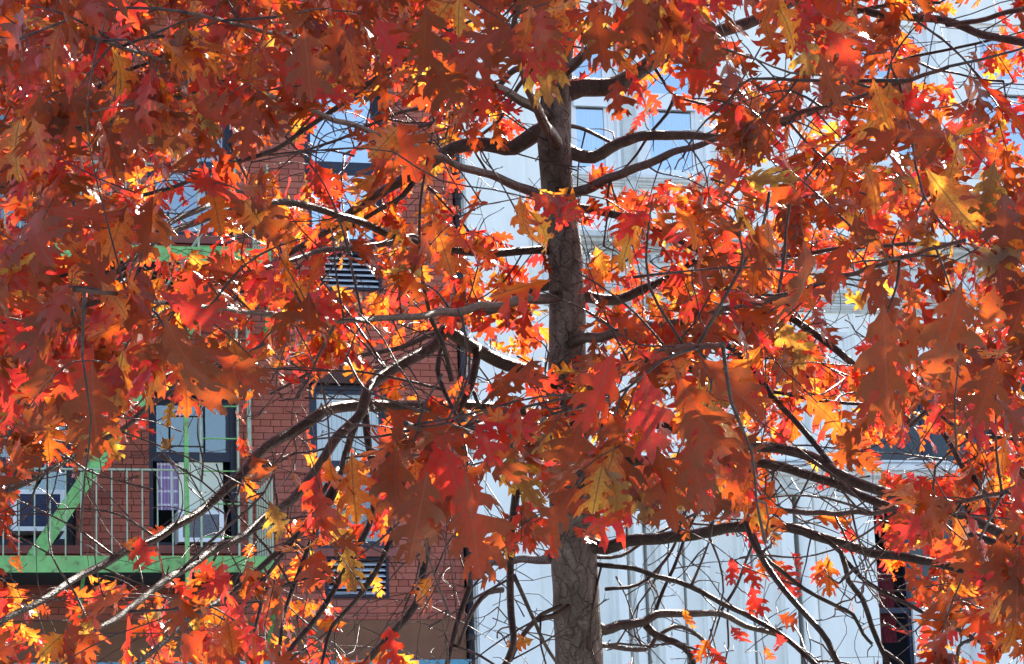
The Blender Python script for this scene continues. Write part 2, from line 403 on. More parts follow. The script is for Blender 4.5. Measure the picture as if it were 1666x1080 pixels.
while h < B_H1:
    z0, z1 = h, h + CH - J
    cut = sorted((x[0], x[1]) for x in holes if x[2] < z1 - .01 and x[3] > z0 + .01)
    free, c = [], B_S0
    for x0, x1 in cut:
        if x0 - c > .04: free.append((c, x0 - .004))
        c = max(c, x1 + .004)
    if E_S - c > .04: free.append((c, E_S))
    header = row % 6 == 5
    L = BL / 2 if header else BL
    for f0, f1 in free:
        x = B_S0 + (0 if row % 2 else -(BL + J) / 2)
        if header: x += .053
        while x < f1:
            b0, b1 = max(x, f0), min(x + L, f1)
            if b1 - b0 > .03:
                y = random.uniform(-.0035, .002); v = random.random()
                p = FO + FT * ((b0 + b1) / 2) + Vector((0, 0, z0)); px, py, _ = proj(p)
                full = abs((b1 - b0) - BL) < 1e-4
                if full and len(single) < 299 and any(q[0] < px < q[2] and q[1] < py < q[3] for q in show): single.append((b0, z0, y, v))
                else:
                    n = len(rest_f); brick_box(rest_v, rest_f, b0, b1, z0, z1, y); rest_a += [v] * 8
            x += L + J
    row += 1; h += CH
vv, ff = [], []; brick_box(vv, ff, 0, BL, 0, CH - J, 0)
bm_ = bpy.data.meshes.new('brick'); bm_.from_pydata(vv, [], ff); bm_.materials.append(MAT['brick'])
for b0, z0, y, v in single:
    o = inst('brick', bm_, wall_b); o.location = (b0, y, z0); o.color = (v, 0, 0, 1)
me = bpy.data.meshes.new('bricks'); me.from_pydata(rest_v, [], rest_f); me.materials.append(MAT['brick'])
at = me.attributes.new('v', 'FLOAT', 'POINT'); at.data.foreach_set('value', rest_a)
tag(inst('bricks', me, wall_b), kind='stuff')
# lintels, sills
for k, r in W.items():
    MB().box(r[0] - .10, r[1] + .10, -.02, .06, r[3], r[3] + .19).build('lintel', MAT['lintel'], brk)
    MB().box(r[0] - .06, r[1] + .06, -.05, .16, r[2] - .085, r[2]).build('sill', MAT['sill'], brk)
# shop header below the brickwork
hb = H(690, 1073, .3)
MB().box(S0, E_S - .004, -.02, .25, hb, H_BR0 - .003).build('header_band', MAT['header'], brk)
MB().box(S0, E_S - .006, -.006, .25, 0, hb - .56).build('shop_wall', MAT['lintel'], brk)
MB().profile([(.1, hb), (-.30, hb), (-.30, hb - .07), (-.24, hb - .10), (-.14, hb - .17), (-.10, hb - .22), (-.10, hb - .55), (.1, hb - .55)], S0, E_S - .02).build('shop_cornice', MAT['blue'], brk)
# body: sides, back, floors, roof, parapet
m = MB(); D = 12.0
m.quad((S0, .02, 0), (S0, D, 0), (S0, D, BH), (S0, .02, BH)); m.quad((E_S, .02, 0), (E_S, .02, BH), (E_S, D, BH), (E_S, D, 0)); m.quad((S0, D, 0), (E_S, D, 0), (E_S, D, BH), (S0, D, BH))
m.build('side_wall', MAT['header'], brk)
m = MB(); m.box(S0, E_S - .01, .3, D - .01, BH - .4, BH - .3); m.build('roof', MAT['roof'], brk)
MB().profile([(.2, BH), (-.45, BH), (-.45, BH - .12), (-.3, BH - .3), (-.12, BH - .42), (-.06, BH - .7), (.0, BH - .7), (.2, BH - .3)], S0, E_S).build('roof_cornice', MAT['green_dark'], brk)
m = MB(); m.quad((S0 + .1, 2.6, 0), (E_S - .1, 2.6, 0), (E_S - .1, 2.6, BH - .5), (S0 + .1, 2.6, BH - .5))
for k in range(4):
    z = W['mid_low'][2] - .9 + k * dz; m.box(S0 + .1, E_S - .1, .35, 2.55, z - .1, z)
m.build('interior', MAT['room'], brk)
# windows
window(brk, W['mid_low'], MAT['frame_navy'], MAT['glass_clear'], rail=.5, y=.07, blind=(.54, .97), label='sash window with white blind in its upper half')
window(brk, W['left_low'], MAT['frame_navy'], MAT['glass_dark'], rail=.585, label='sash window behind the green iron ladder, its lower sash raised', open_low=True)
window(brk, W['far_low'], MAT['frame_navy'], MAT['glass_dark'], rail=.55, blind=(.86, .97))
window(brk, W['mid_up'], MAT['frame_navy'], MAT['glass_blue'], rail=.5)
window(brk, W['left_up'], MAT['frame_navy'], MAT['glass'], rail=.5)
window(brk, W['far_up'], MAT['frame_navy'], MAT['glass_dark'], rail=.5)
for k in W:
    if k.startswith('e') or k.endswith('top'): window(brk, W[k], MAT['frame_navy'], MAT['glass'], rail=.5)
# cream shade and lower filler boards in the ladder window
lw = W['left_low']
# louvred vents
slat_me = MB().add([(0, 0, 0), (1, 0, 0), (1, .07, .033), (0, .07, .033), (0, 0, -.008), (1, 0, -.008), (1, .07, .025), (0, .07, .025)],
                   [(0, 1, 2, 3), (7, 6, 5, 4), (0, 4, 5, 1), (1, 5, 6, 2), (2, 6, 7, 3), (3, 7, 4, 0)]).mesh('slat', MAT['slat'])
for r in VENT:
    s0, s1, h0, h1 = r; f = .028; m = MB()
    m.box(s0, s0 + f, -.012, .1, h0, h1); m.box(s1 - f, s1, -.012, .1, h0, h1); m.box(s0 + f, s1 - f, -.012, .1, h1 - f, h1); m.box(s0 + f, s1 - f, -.012, .1, h0, h0 + f)
    m.box(s0 + f, s1 - f, .09, .11, h0 + f, h1 - f)
    v = m.build('vent', MAT['navy'], brk); n = 6
    for k in range(n):
        o = inst('slat', slat_me, v); o.location = (s0 + f, -.004, h0 + f + (h1 - h0 - 2 * f) * (k + .22) / n); o.scale = (s1 - s0 - 2 * f, 1, 1)
# things in and on the windows
def ac_unit(px0, py0, px1, py1, label, grille, group):
    s0, s1, h0, h1 = FR(px0, py0, px1, py1, .12)
    t = facade_empty('air_conditioner'); t.location = FO + FT * ((s0 + s1) / 2) + Vector((0, 0, h0)); tag(t, label, 'air conditioner', group)
    wd = (s1 - s0) / 2; hh = h1 - h0; y0, y1 = -.14, .35; fr = .045
    MB().box(-wd, wd, y0 + .02, y1, 0, hh).build('casing', MAT['unit'], t)
    m = MB(); m.box(-wd, -wd + fr, y0, y0 + .018, 0, hh); m.box(wd - fr, wd, y0, y0 + .018, 0, hh); m.box(-wd + fr, wd - fr, y0, y0 + .018, hh - fr, hh); m.box(-wd + fr, wd - fr, y0, y0 + .018, 0, fr)
    m.build('front_frame', MAT['unit'], t)
    m = MB(); m.box(-wd + fr, wd - fr, y0 + .014, y0 + .0185, fr, hh - fr)
    g_ = m.build('grille', grille, t); q = MB(); n = 15
    for k in range(n):
        z = fr + (hh - 2 * fr) * (k + .5) / n; q.box(-wd + fr + .005, wd - fr - .005, y0 + .004, y0 + .0135, z - .003, z + .003)
    q.build('fins', grille, g_)
    return t
ac_unit(290, 830, 364, 882, 'white air conditioner with grey grille in the window behind the green ladder', MAT['grille_grey'], 'window air conditioners')
ac_unit(20, 797, 105, 864, 'white air conditioner with dark blue grille at far left behind the stair stringer', MAT['grille'], 'window air conditioners')
# curtain and cream board
s0, s1, h0, h1 = FR(256, 752, 290, 829, -.16); q = MB(); n = 12
for k in range(n):
    xa, xb = s0 + (s1 - s0) * k / n, s0 + (s1 - s0) * (k + 1) / n; ya, yb = (.175 + .015 * (k % 2)), (.175 + .015 * ((k + 1) % 2))
    q.quad((xa, ya, h0), (xb, yb, h0), (xb, yb, h1), (xa, ya, h1)); q.quad((xa, ya + .006, h1), (xb, yb + .006, h1), (xb, yb + .006, h0), (xa, ya + .006, h0))
o = q.build('curtain', MAT['purple']); o.location = FO; o.rotation_euler = (0, 0, YAW); tag(o, 'purple checked curtain hanging behind the ladder window beside the cream shade', 'curtain')
s0, s1, h0, h1 = FR(291, 752, 363, 829, -.16)
o = MB().box(s0, s1, .165, .18, h0, h1).build('window_shade', MAT['cream']); o.location = FO; o.rotation_euler = (0, 0, YAW); tag(o, 'cream shade hanging in the ladder window above the air conditioner', 'window shade')
# drainpipe between the two fronts
dp = facade_empty('drainpipe'); tag(dp, 'black drainpipe running down between the brick and pale buildings', 'drainpipe')
m = MB(); m.tube([(E_S + .045, -.05, 0.13), (E_S + .045, -.05, BH - .6)], .036, 12); m.build('pipe', MAT['pipe'], dp, True)
for k in range(6):
    MB().tube([(E_S + .045, -.05, 2.3 + k * 2.4), (E_S + .045, -.05, 2.36 + k * 2.4)], .046, 12).build('bracket', MAT['pipe'], dp)

# ------------------------------------------------------------------ fire escape
fe = facade_empty('fire_escape'); tag(fe, 'green iron fire escape with platforms, stair and ladder on the brick front', 'fire escape')
OUT = 1.05
def platform(level):
    zt = H(170, 904, OUT) + level * dzf; zb = zt - .165
    x0, x1 = S(-60, 915, OUT) - 1.2, S(449, 915, OUT)
    MB().box(x0, x1, -OUT, -OUT + .012, zb, zt).build('front_beam', MAT['green'], fe)
    m = MB(); x = x0 + .1
    while x < x1:
        for zz in (zt - .03, zb + .03): m.lathe([(0, .010), (.008, .007), (.012, 0)], 0, 0, 6); k_ = len(m.v) - 21; m.v[k_:] = [(x + a_, -OUT - c_, zz + b_) for a_, b_, c_ in m.v[k_:]]
        x += .42
    m.build('bolts', MAT['green'], fe)
    MB().box(x0, x1, -OUT + .012, -OUT + .06, zt - .018, zt - .001).build('beam_flange', MAT['green'], fe)
    MB().box(x0, x1, -.10, -.088, zb, zt).build('rear_beam', MAT['green'], fe)
    n = int((OUT - .16) / .055)
    for k in range(n):
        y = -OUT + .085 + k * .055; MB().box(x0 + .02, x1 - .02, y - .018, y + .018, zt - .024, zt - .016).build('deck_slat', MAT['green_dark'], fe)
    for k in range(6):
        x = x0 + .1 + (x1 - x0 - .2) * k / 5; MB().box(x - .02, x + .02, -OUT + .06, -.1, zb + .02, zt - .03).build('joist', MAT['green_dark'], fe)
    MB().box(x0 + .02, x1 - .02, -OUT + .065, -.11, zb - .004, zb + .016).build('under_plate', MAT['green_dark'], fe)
    for x in (x0 + .5, S(120, 915), S(430, 915)):
        MB().bar((x, -.02, zb - .75), (x, -OUT + .1, zb - .006), .035, .035, (1, 0, 0)).build('brace', MAT['green'], fe)
    # railing: top rail, balusters, posts
    rz = zt + (H(170, 763, OUT) - H(170, 904, OUT))
    xe = S(303, 763, OUT)
    MB().tube([(x0, -OUT + .02, rz), (xe, -OUT + .02, rz)], .012, 8).build('top_rail', MAT['green_pale'], fe)
    MB().lathe([(0, rz - .026), (.02, rz - .018), (.026, rz), (.02, rz + .018), (0, rz + .026)], xe - .01, -OUT + .02, 10).build('rail_knob', MAT['green_dark'], fe, True)
    sp = S(182, 830, OUT) - S(157, 830, OUT); xb = S(232, 830, OUT)
    k = 0; bal = MB().tube([(0, 0, 0), (0, 0, rz - zt)], .0075, 6).mesh('baluster', MAT['green_pale'])
    while xb - k * sp > x0:
        o = inst('baluster', bal, fe); o.location = (xb - k * sp, -OUT + .02, zt); k += 1
    for x in (xb + sp, xb + 2 * sp):
        o = inst('baluster', bal, fe); o.location = (x, -OUT + .02, zt)
    # right end railing, running from the front back to the wall
    xr = x1 - .02
    for k in range(7):
        o = inst('baluster', bal, fe); o.location = (xr, -OUT + .06 + k * .15, zt); o.scale = (1.3, 1.3, .95 if k else 1.06)
    MB().tube([(xr, -OUT + .02, rz), (xr, -.05, rz)], .012, 8).build('top_rail', MAT['green_pale'], fe)
    return zt
dzf = H(170, 397, OUT) - H(170, 904, OUT)
z_lo = platform(0); z_hi = platform(1); z_t2 = platform(2)
# standing post and tall ladder
xp = S(304, 830, OUT + .03)
MB().box(xp - .022, xp + .022, -OUT - .05, -OUT - .012, H(304, 972, OUT), z_hi - .166).build('post', MAT['green'], fe)
l0, l1 = S(327, 780, .98), S(388, 780, .98)
zl0 = z_lo; zl1 = z_hi + 1.0
MB().box(l0 - .01, l0 + .01, -.99, -.96, zl0, zl1).build('ladder_rail', MAT['green_pale'], fe); MB().box(l1 - .01, l1 + .01, -.99, -.96, zl0, zl1).build('ladder_rail', MAT['green_pale'], fe)
zr = H(358, 873, .98); k = 0
while zr + k * .333 < zl1:
    MB().tube([(l0 + .01, -.975, zr + k * .333), (l1 - .01, -.975, zr + k * .333)], .0085, 8).build('rung', MAT['green'], fe); k += 1
xq = S(405, 700, .1); MB().box(xq - .02, xq + .02, -.13, -.085, z_lo, z_hi - .17).build('wall_post', MAT['green_pale'], fe)
# stair
st0 = (S(56, 902, .9), z_lo); st1x, st1z = F(152, 762, .9)
slope = (st1z - st0[1]) / (st1x - st0[0]); xtop = st0[0] + (z_hi - z_lo) / slope
for y in (-.92, -.36):
    MB().bar((st0[0], y, z_lo + .01), (xtop, y, z_hi - .02), .15, .012).build('stair_stringer', MAT['green'], fe)
n = 13
for k in range(1, n):
    x = st0[0] + (xtop - st0[0]) * k / n; z = z_lo + (z_hi - z_lo) * k / n
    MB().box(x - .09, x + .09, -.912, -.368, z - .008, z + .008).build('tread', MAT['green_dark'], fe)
for y in (-.92, -.36):
    MB().tube([(st0[0], y, z_lo + .75), (xtop, y, z_hi + .75)], .011, 8).build('hand_rail', MAT['green_pale'], fe)

# ------------------------------------------------------------------ the pale building
pb = facade_empty('pale_building'); tag(pb, 'pale painted building with moulded ledges and tall windows on the right', 'building')
PS0, PS1, PBH = E_S + .09, 9.5, 15.0
U = {}
def wr(x0, y0, x1, y1): return FR(x0, y0, x1, y1)
U['a'] = wr(924, 66, 1000, 283); U['b'] = wr(1043, 72, 1142, 289)
U['c'] = wr(1395, 40, 1512, 270); U['d'] = wr(1590, 40, 1700, 275)
LOW = [wr(1403, 612, 1622, 765), wr(1652, 620, 1790, 770)]
DOOR = [wr(1428, 797, 1612, 1180), wr(1700, 800, 1880, 1180)]
DOOR = [(a[0], a[1], max(2.8, a[2] - 1), a[3]) for a in DOOR]
SLOT = [(S(1288, 900), S(1301, 900), zs0, H(1296, 800)) for zs0 in (.2,)] + [(S(1049, 950), S(1055, 950), .2, H(1050, 810)), (S(1112, 950), S(1117, 950), .2, H(1115, 810)), (S(1222, 950), S(1227, 950), .2, H(1224, 810))]
holes = list(U.values()) + LOW + DOOR + SLOT
m = MB(); wall_sheet(m, PS0, PS1, 0, PBH, holes, 0, .2); wall_p = m.build('wall', MAT['pale'], pb)
m = MB(); m.quad((PS0, 0, 0), (PS0, 0, PBH), (PS0, D, PBH), (PS0, D, 0)); m.quad((PS1, 0, 0), (PS1, D, 0), (PS1, D, PBH), (PS1, 0, PBH)); m.quad((PS0, D, 0), (PS0, D, PBH), (PS1, D, PBH), (PS1, D, 0))
m.build('side_wall', MAT['pale_grey'], pb)
MB().box(PS0 + .01, PS1 - .01, .3, D - .01, PBH - .4, PBH - .3).build('roof', MAT['roof'], pb)
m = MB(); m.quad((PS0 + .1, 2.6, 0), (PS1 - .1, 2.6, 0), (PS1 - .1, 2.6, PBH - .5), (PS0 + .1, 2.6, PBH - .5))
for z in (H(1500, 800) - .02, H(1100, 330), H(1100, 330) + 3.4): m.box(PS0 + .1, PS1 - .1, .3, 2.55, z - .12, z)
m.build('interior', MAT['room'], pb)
for k in ('a', 'b'): window(pb, U[k], MAT['frame_white'], MAT['glass_blue'], y=.05, rail=.56 if k == 'a' else .56, fw=.07, blind=(.05, .5))
for k in ('c', 'd'): window(pb, U[k], MAT['frame_white'], MAT['glass_blue'], y=.05, rail=.56, fw=.07)
for r in LOW: window(pb, r, MAT['frame_navy'], MAT['glass_night'], y=.10, rail=None, fw=.05, mull=True)
def ledge(x0, x1, z, h, out, mat='pale_trim', name='ledge'):
    p = [(.0, z + h), (-out, z + h), (-out, z + h * .72), (-out * .82, z + h * .66), (-out * .78, z + h * .5), (-out * .5, z + h * .34), (-out * .46, z + h * .18), (-out * .3, z + h * .14), (-out * .28, z), (.0, z)]
    return MB().profile(p, x0, x1).build(name, MAT[mat], pb)
# window surrounds of the upper storey
for k in U:
    s0, s1, h0, h1 = U[k]
    ledge(s0 - .12, s1 + .12, h0 - .13, .12, .12, 'pale_trim', 'window_ledge')
    for x in (s0 - .075, s1 + .005): MB().box(x, x + .07, -.03, .0, h0, h1 + .05).build('window_trim', MAT['frame_white'], pb)
    zt = h0 + (h1 - h0) * .56
    MB().box(s0 + .072, s1 - .072, .02, .049, zt - .075, zt + .11).build('transom_board', MAT['frame_white'], pb)
# pilasters between windows
def pilaster(x0, x1, z0, z1, out=.06, mat='pale', bev=.02, name='pilaster'):
    m = MB(); p = [(x0, 0), (x0 + bev * .3, -out * .55), (x0 + bev, -out * .6), (x0 + bev * 1.3, -out), (x1 - bev * 1.3, -out), (x1 - bev, -out * .6), (x1 - bev * .3, -out * .55), (x1, 0)]
    n = len(p); vs = [(x, y, z0) for x, y in p] + [(x, y, z1) for x, y in p]
    m.add(vs, [(i, i + 1, n + i + 1, n + i) for i in range(n - 1)] + [tuple(range(n))[::-1], tuple(range(n, 2 * n))])
    return m.build(name, MAT[mat], pb)
ZE0, ZE1 = H(1200, 505), H(1200, 392)                 # entablature band
pilaster(S(1006, 200), S(1034, 200), ZE1 + .02, PBH - .9, .07, 'pale_grey')
pilaster(S(1516, 100), S(1542, 100), ZE1 + .02, PBH - .9, .07)
pilaster(PS0 + .02, S(872, 700), 0, PBH - .9, .05)
pilaster(S(1160, 200), S(1200, 200), ZE1 + .02, PBH - .9, .05)
pilaster(S(1350, 200), S(1385, 200), ZE1 + .02, PBH - .9, .05)
# entablature: ledge, frieze with panels, dentils, lower mouldings
xa, xb = S(880, 450), PS1
hE = ZE1 - ZE0
ledge(xa, xb, ZE0 + hE * .74, hE * .26, .26, 'pale_grey')
MB().box(xa + .02, xb, -.05, -.001, ZE0 + hE * .30, ZE0 + hE * .738).build('frieze', MAT['pale_trim'], pb)
ledge(xa + .01, xb, ZE0 + hE * .14, hE * .16, .11, 'pale_grey')
ledge(xa + .02, xb, ZE0, hE * .11, .07, 'pale_grey')
de = MB().box(0, .055, -.10, -.051, 0, .075).mesh('dentil', MAT['pale_grey'])
x = xa + .04
while x < min(xb, 7.0):
    o = inst('dentil', de, pb); o.location = (x, 0, ZE0 + hE * .64); x += .10
x = xa + .1
while x < min(xb - 1, 7.0):
    m = MB(); z0, z1 = ZE0 + hE * .36, ZE0 + hE * .58
    for q in ((x, x + .62, z0, z0 + .02), (x, x + .62, z1 - .02, z1), (x, x + .02, z0 + .02, z1 - .02), (x + .6, x + .62, z0 + .02, z1 - .02)): m.box(q[0], q[1], -.066, -.051, q[2], q[3])
    f = m.build('frieze_panel', MAT['pale_grey'], pb)
    MB().lathe([(0, .0), (.05, .0), (.06, .01), (.045, .03), (.02, .035), (0, .045)], 0, 0, 14).build('rosette', MAT['pale_grey'], f, True)
    r_ = f.children[0]; r_.location = (x + .31, -.052, (z0 + z1) / 2); r_.rotation_euler = (R(90), 0, 0)
    x += .72
# middle storey: recessed panels and piers
zc0, zc1 = H(1400, 795), H(1400, 762)
for x0, x1 in ((760, 866), (1180, 1285), (1296, 1392)):
    a_, b_ = S(x0 + 12, 650), S(x1 - 8, 650); z0, z1 = H(1340, 735), H(1340, 540); m = MB(); t = .05
    m.box(a_, a_ + t, -.022, -.001, z0, z1); m.box(b_ - t, b_, -.022, -.001, z0, z1); m.box(a_ + t, b_ - t, -.022, -.001, z1 - t, z1); m.box(a_ + t, b_ - t, -.022, -.001, z0, z0 + t)
    if x0 > 1000: m.build('wall_panel', MAT['pale_trim'], pb)
pilaster(S(1392, 680), S(1402, 680), zc1, ZE0 - .01, .05)
pilaster(S(1626, 680), S(1648, 680), zc1, ZE0 - .01, .06)
# big ledge over the shop storey
ledge(S(985, 760), PS1, zc0, zc1 - zc0, .30, 'pale_trim')
ledge(S(985, 760), PS1, zc1 + .003, .07, .14, 'pale_trim')
MB().box(S(985, 760), S(1424, 800), -.08, -.001, zc0 - .09, zc0 - .003).build('architrave', MAT['pale_trim'], pb)
# shop storey: stepped piers, fluted strips, capital and round shaft
zb = 0.13; zt = zc0 - .093
pilaster(S(990, 950), S(1016, 950), zb, zt, .24, 'pale', .03); pilaster(S(1020, 950), S(1043, 950), zb, zt, .20, 'pale', .03)
pilaster(S(1062, 950), S(1106, 950), zb, zt, .15, 'pale', .05)
pilaster(S(1140, 950), S(1152, 950), zb, zt, .12, 'pale', .015)
pilaster(S(1196, 950), S(1218, 950), zb, zt, .20, 'pale', .03)
x0, x1 = S(1260, 850), S(1287, 850); zcap = H(1275, 799)
pilaster(x0, x1, zb, zcap, .13, 'pale', .02)
m = MB(); cw = x1 - x0
m.box(x0 - .02, x1 + .02, -.16, -.001, zcap, zcap + .025); m.box(x0, x1, -.135, -.001, zcap + .025, zcap + .15); m.box(x0 - .035, x1 + .035, -.185, -.001, zcap + .15, min(zt, zcap + .19))
cap = m.build('capital', MAT['pale_grey'], pb)
for k in range(3):
    for j in range(2):
        m = MB(); xx = x0 + cw * (k + .5) / 3
        m.tube([(xx, -.14, zcap + .03 + j * .055), (xx, -.15, zcap + .06 + j * .055), (xx, -.175, zcap + .078 + j * .055), (xx, -.17, zcap + .068 + j * .055)], [.028, .026, .018, .006], 6); m.build('acanthus_leaf', MAT['pale_grey'], cap, True)
for x in (x0 - .005, x1 + .005):
    m = MB(); pts = [(x + .028 * (1 - k / 14) * math.cos(k * .9), -.165, zcap + .135 + .028 * (1 - k / 14) * math.sin(k * .9)) for k in range(14)]
    m.tube(pts, .007, 6); m.build('volute', MAT['pale_grey'], cap, True)
xs = S(1313, 900, .12); m = MB(); m.lathe([(.085, zb), (.085, zt)], xs, -.12, 20, math.pi, 2 * math.pi); m.build('round_shaft', MAT['pale'], pb, True)
pilaster(S(1322, 900), S(1424, 900), zb, zt, .05, 'pale', .02)
# shop opening: deep dark bay with frames
for r in DOOR:
    s0, s1, h0, h1 = r; m = MB(); y = .22
    m.box(s0, s0 + .03, y, y + .08, h0, h1); m.box(s1 - .05, s1, y, y + .08, h0, h1); m.box(s0 + .03, s1 - .05, y, y + .08, h1 - .06, h1)
    sx = s0 + (s1 - s0) * .33; m.box(sx, sx + .05, y + .003, y + .077, h0, h1 - .06); zz = h0 + (h1 - h0) * .62; m.box(s0 + .03, sx, y + .006, y + .07, zz, zz + .06)
    f = m.build('shop_front', MAT['frame_navy'], pb)
    MB().box(sx + .05, s1 - .05, y + .04, y + .046, h0, h1 - .06).build('pane', MAT['glass_night'], f)
s0, s1, h0, h1 = FR(1432, 915, 1457, 1045, -.3); q = MB(); n = 8
for k in range(n):
    xa_, xb_ = s0 + (s1 - s0) * k / n, s0 + (s1 - s0) * (k + 1) / n; ya, yb = .33 + .02 * (k % 2), .33 + .02 * ((k + 1) % 2)
    q.quad((xa_, ya, h0), (xb_, yb, h0), (xb_, yb, h1), (xa_, ya, h1)); q.quad((xa_, ya + .006, h1), (xb_, yb + .006, h1), (xb_, yb + .006, h0), (xa_, ya + .006, h0))
o = q.build('curtain', MAT['maroon']); o.location = FO; o.rotation_euler = (0, 0, YAW); tag(o, 'dark maroon curtain hanging at the left of the shop opening in the pale building', 'curtain')
s0, s1, h0, h1 = FR(1490, 985, 1608, 1190, -.18)
MB().box(s0, s1, .16, .21, h0, h1).build('sign_panel', MAT['pale_trim'], pb)
MB().profile([(.2, PBH), (-.6, PBH), (-.6, PBH - .15), (-.45, PBH - .35), (-.2, PBH - .55), (-.12, PBH - .9), (0, PBH - .9), (.2, PBH - .3)], PS0, PS1).build('roof_cornice', MAT['pale_trim'], pb)

# ------------------------------------------------------------------ the oak
DT = 9.5
TRUNK = [(947, 1240, 84), (944, 1150, 80), (942, 1080, 77), (938, 985, 77), (934, 892, 75), (928, 780, 70), (925, 700, 66), (923, 600, 62), (923, 500, 60), (918, 400, 56), (908, 320, 52), (902, 220, 56), (905, 150, 50), (914, 60, 44), (920, -60, 40), (930, -250, 36), (935, -500, 30), (930, -900, 20), (935, -1300, 8)]
tp = [P(x, y, DT + (.0 if y > -300 else (-y - 300) * .0002)) for x, y, w_ in TRUNK]; tr_ = [w_ / 2 * DT / FPX for x, y, w_ in TRUNK]
base = tp[0].copy(); base += Vector((.05, .02, 0)) * 1; base.z = .13
tree = empty('oak_tree', base); tag(tree, 'oak tree with red, orange and brown autumn leaves in front of the buildings', 'tree')
def cr_path(pts, step):
    pts = [Vector(p[:3]) for p in pts]; Q = [pts[0] * 2 - pts[1]] + pts + [pts[-1] * 2 - pts[-2]]; out = []
    for i in range(1, len(Q) - 2):
        n = max(2, int((Q[i + 1] - Q[i]).length / step))
        for k in range(n):
            t = k / n; a, b_, c_, d_ = Q[i - 1], Q[i], Q[i + 1], Q[i + 2]
            out.append((((b_ * 2) + (c_ - a) * t + (a * 2 - b_ * 5 + c_ * 4 - d_) * t * t + (b_ * 3 - a - c_ * 3 + d_) * t ** 3) * .5, i - 1 + t))
    out.append((pts[-1], len(pts) - 1.0)); return out
tpts = [base + Vector((0, 0, -.1)), base + Vector((-.01, 0, .35)), base.lerp(tp[0], .5)] + tp; trad = [.19, .135, .11] + tr_
path = cr_path(tpts, .035)
def irad(rs, t): i = min(int(t), len(rs) - 2); return rs[i] + (rs[i + 1] - rs[i]) * (t - i)
tb = MB(); n = 28; pp = [p for p, t in path]
from mathutils import noise as mnoise
for i, (p, t) in enumerate(path):
    r = irad(trad, t)
    for k in range(n):
        a = 2 * math.pi * k / n; d = Vector((math.cos(a), math.sin(a), 0))
        q = p + d * r; nz = mnoise.noise(q * 9) * .05 + mnoise.noise(Vector((q.x * 30, q.y * 30, q.z * 8))) * .03 + mnoise.noise(Vector((q.x * 60, q.y * 60, q.z * 55))) * .018
        tb.v.append(tuple(p - base + d * r * (1 + nz)))
m_ = len(path)
for i in range(m_ - 1):
    for k in range(n): tb.f.append((i * n + k, i * n + (k + 1) % n, (i + 1) * n + (k + 1) % n, (i + 1) * n + k))
trunk = tb.build('trunk', MAT['bark'], tree, True)

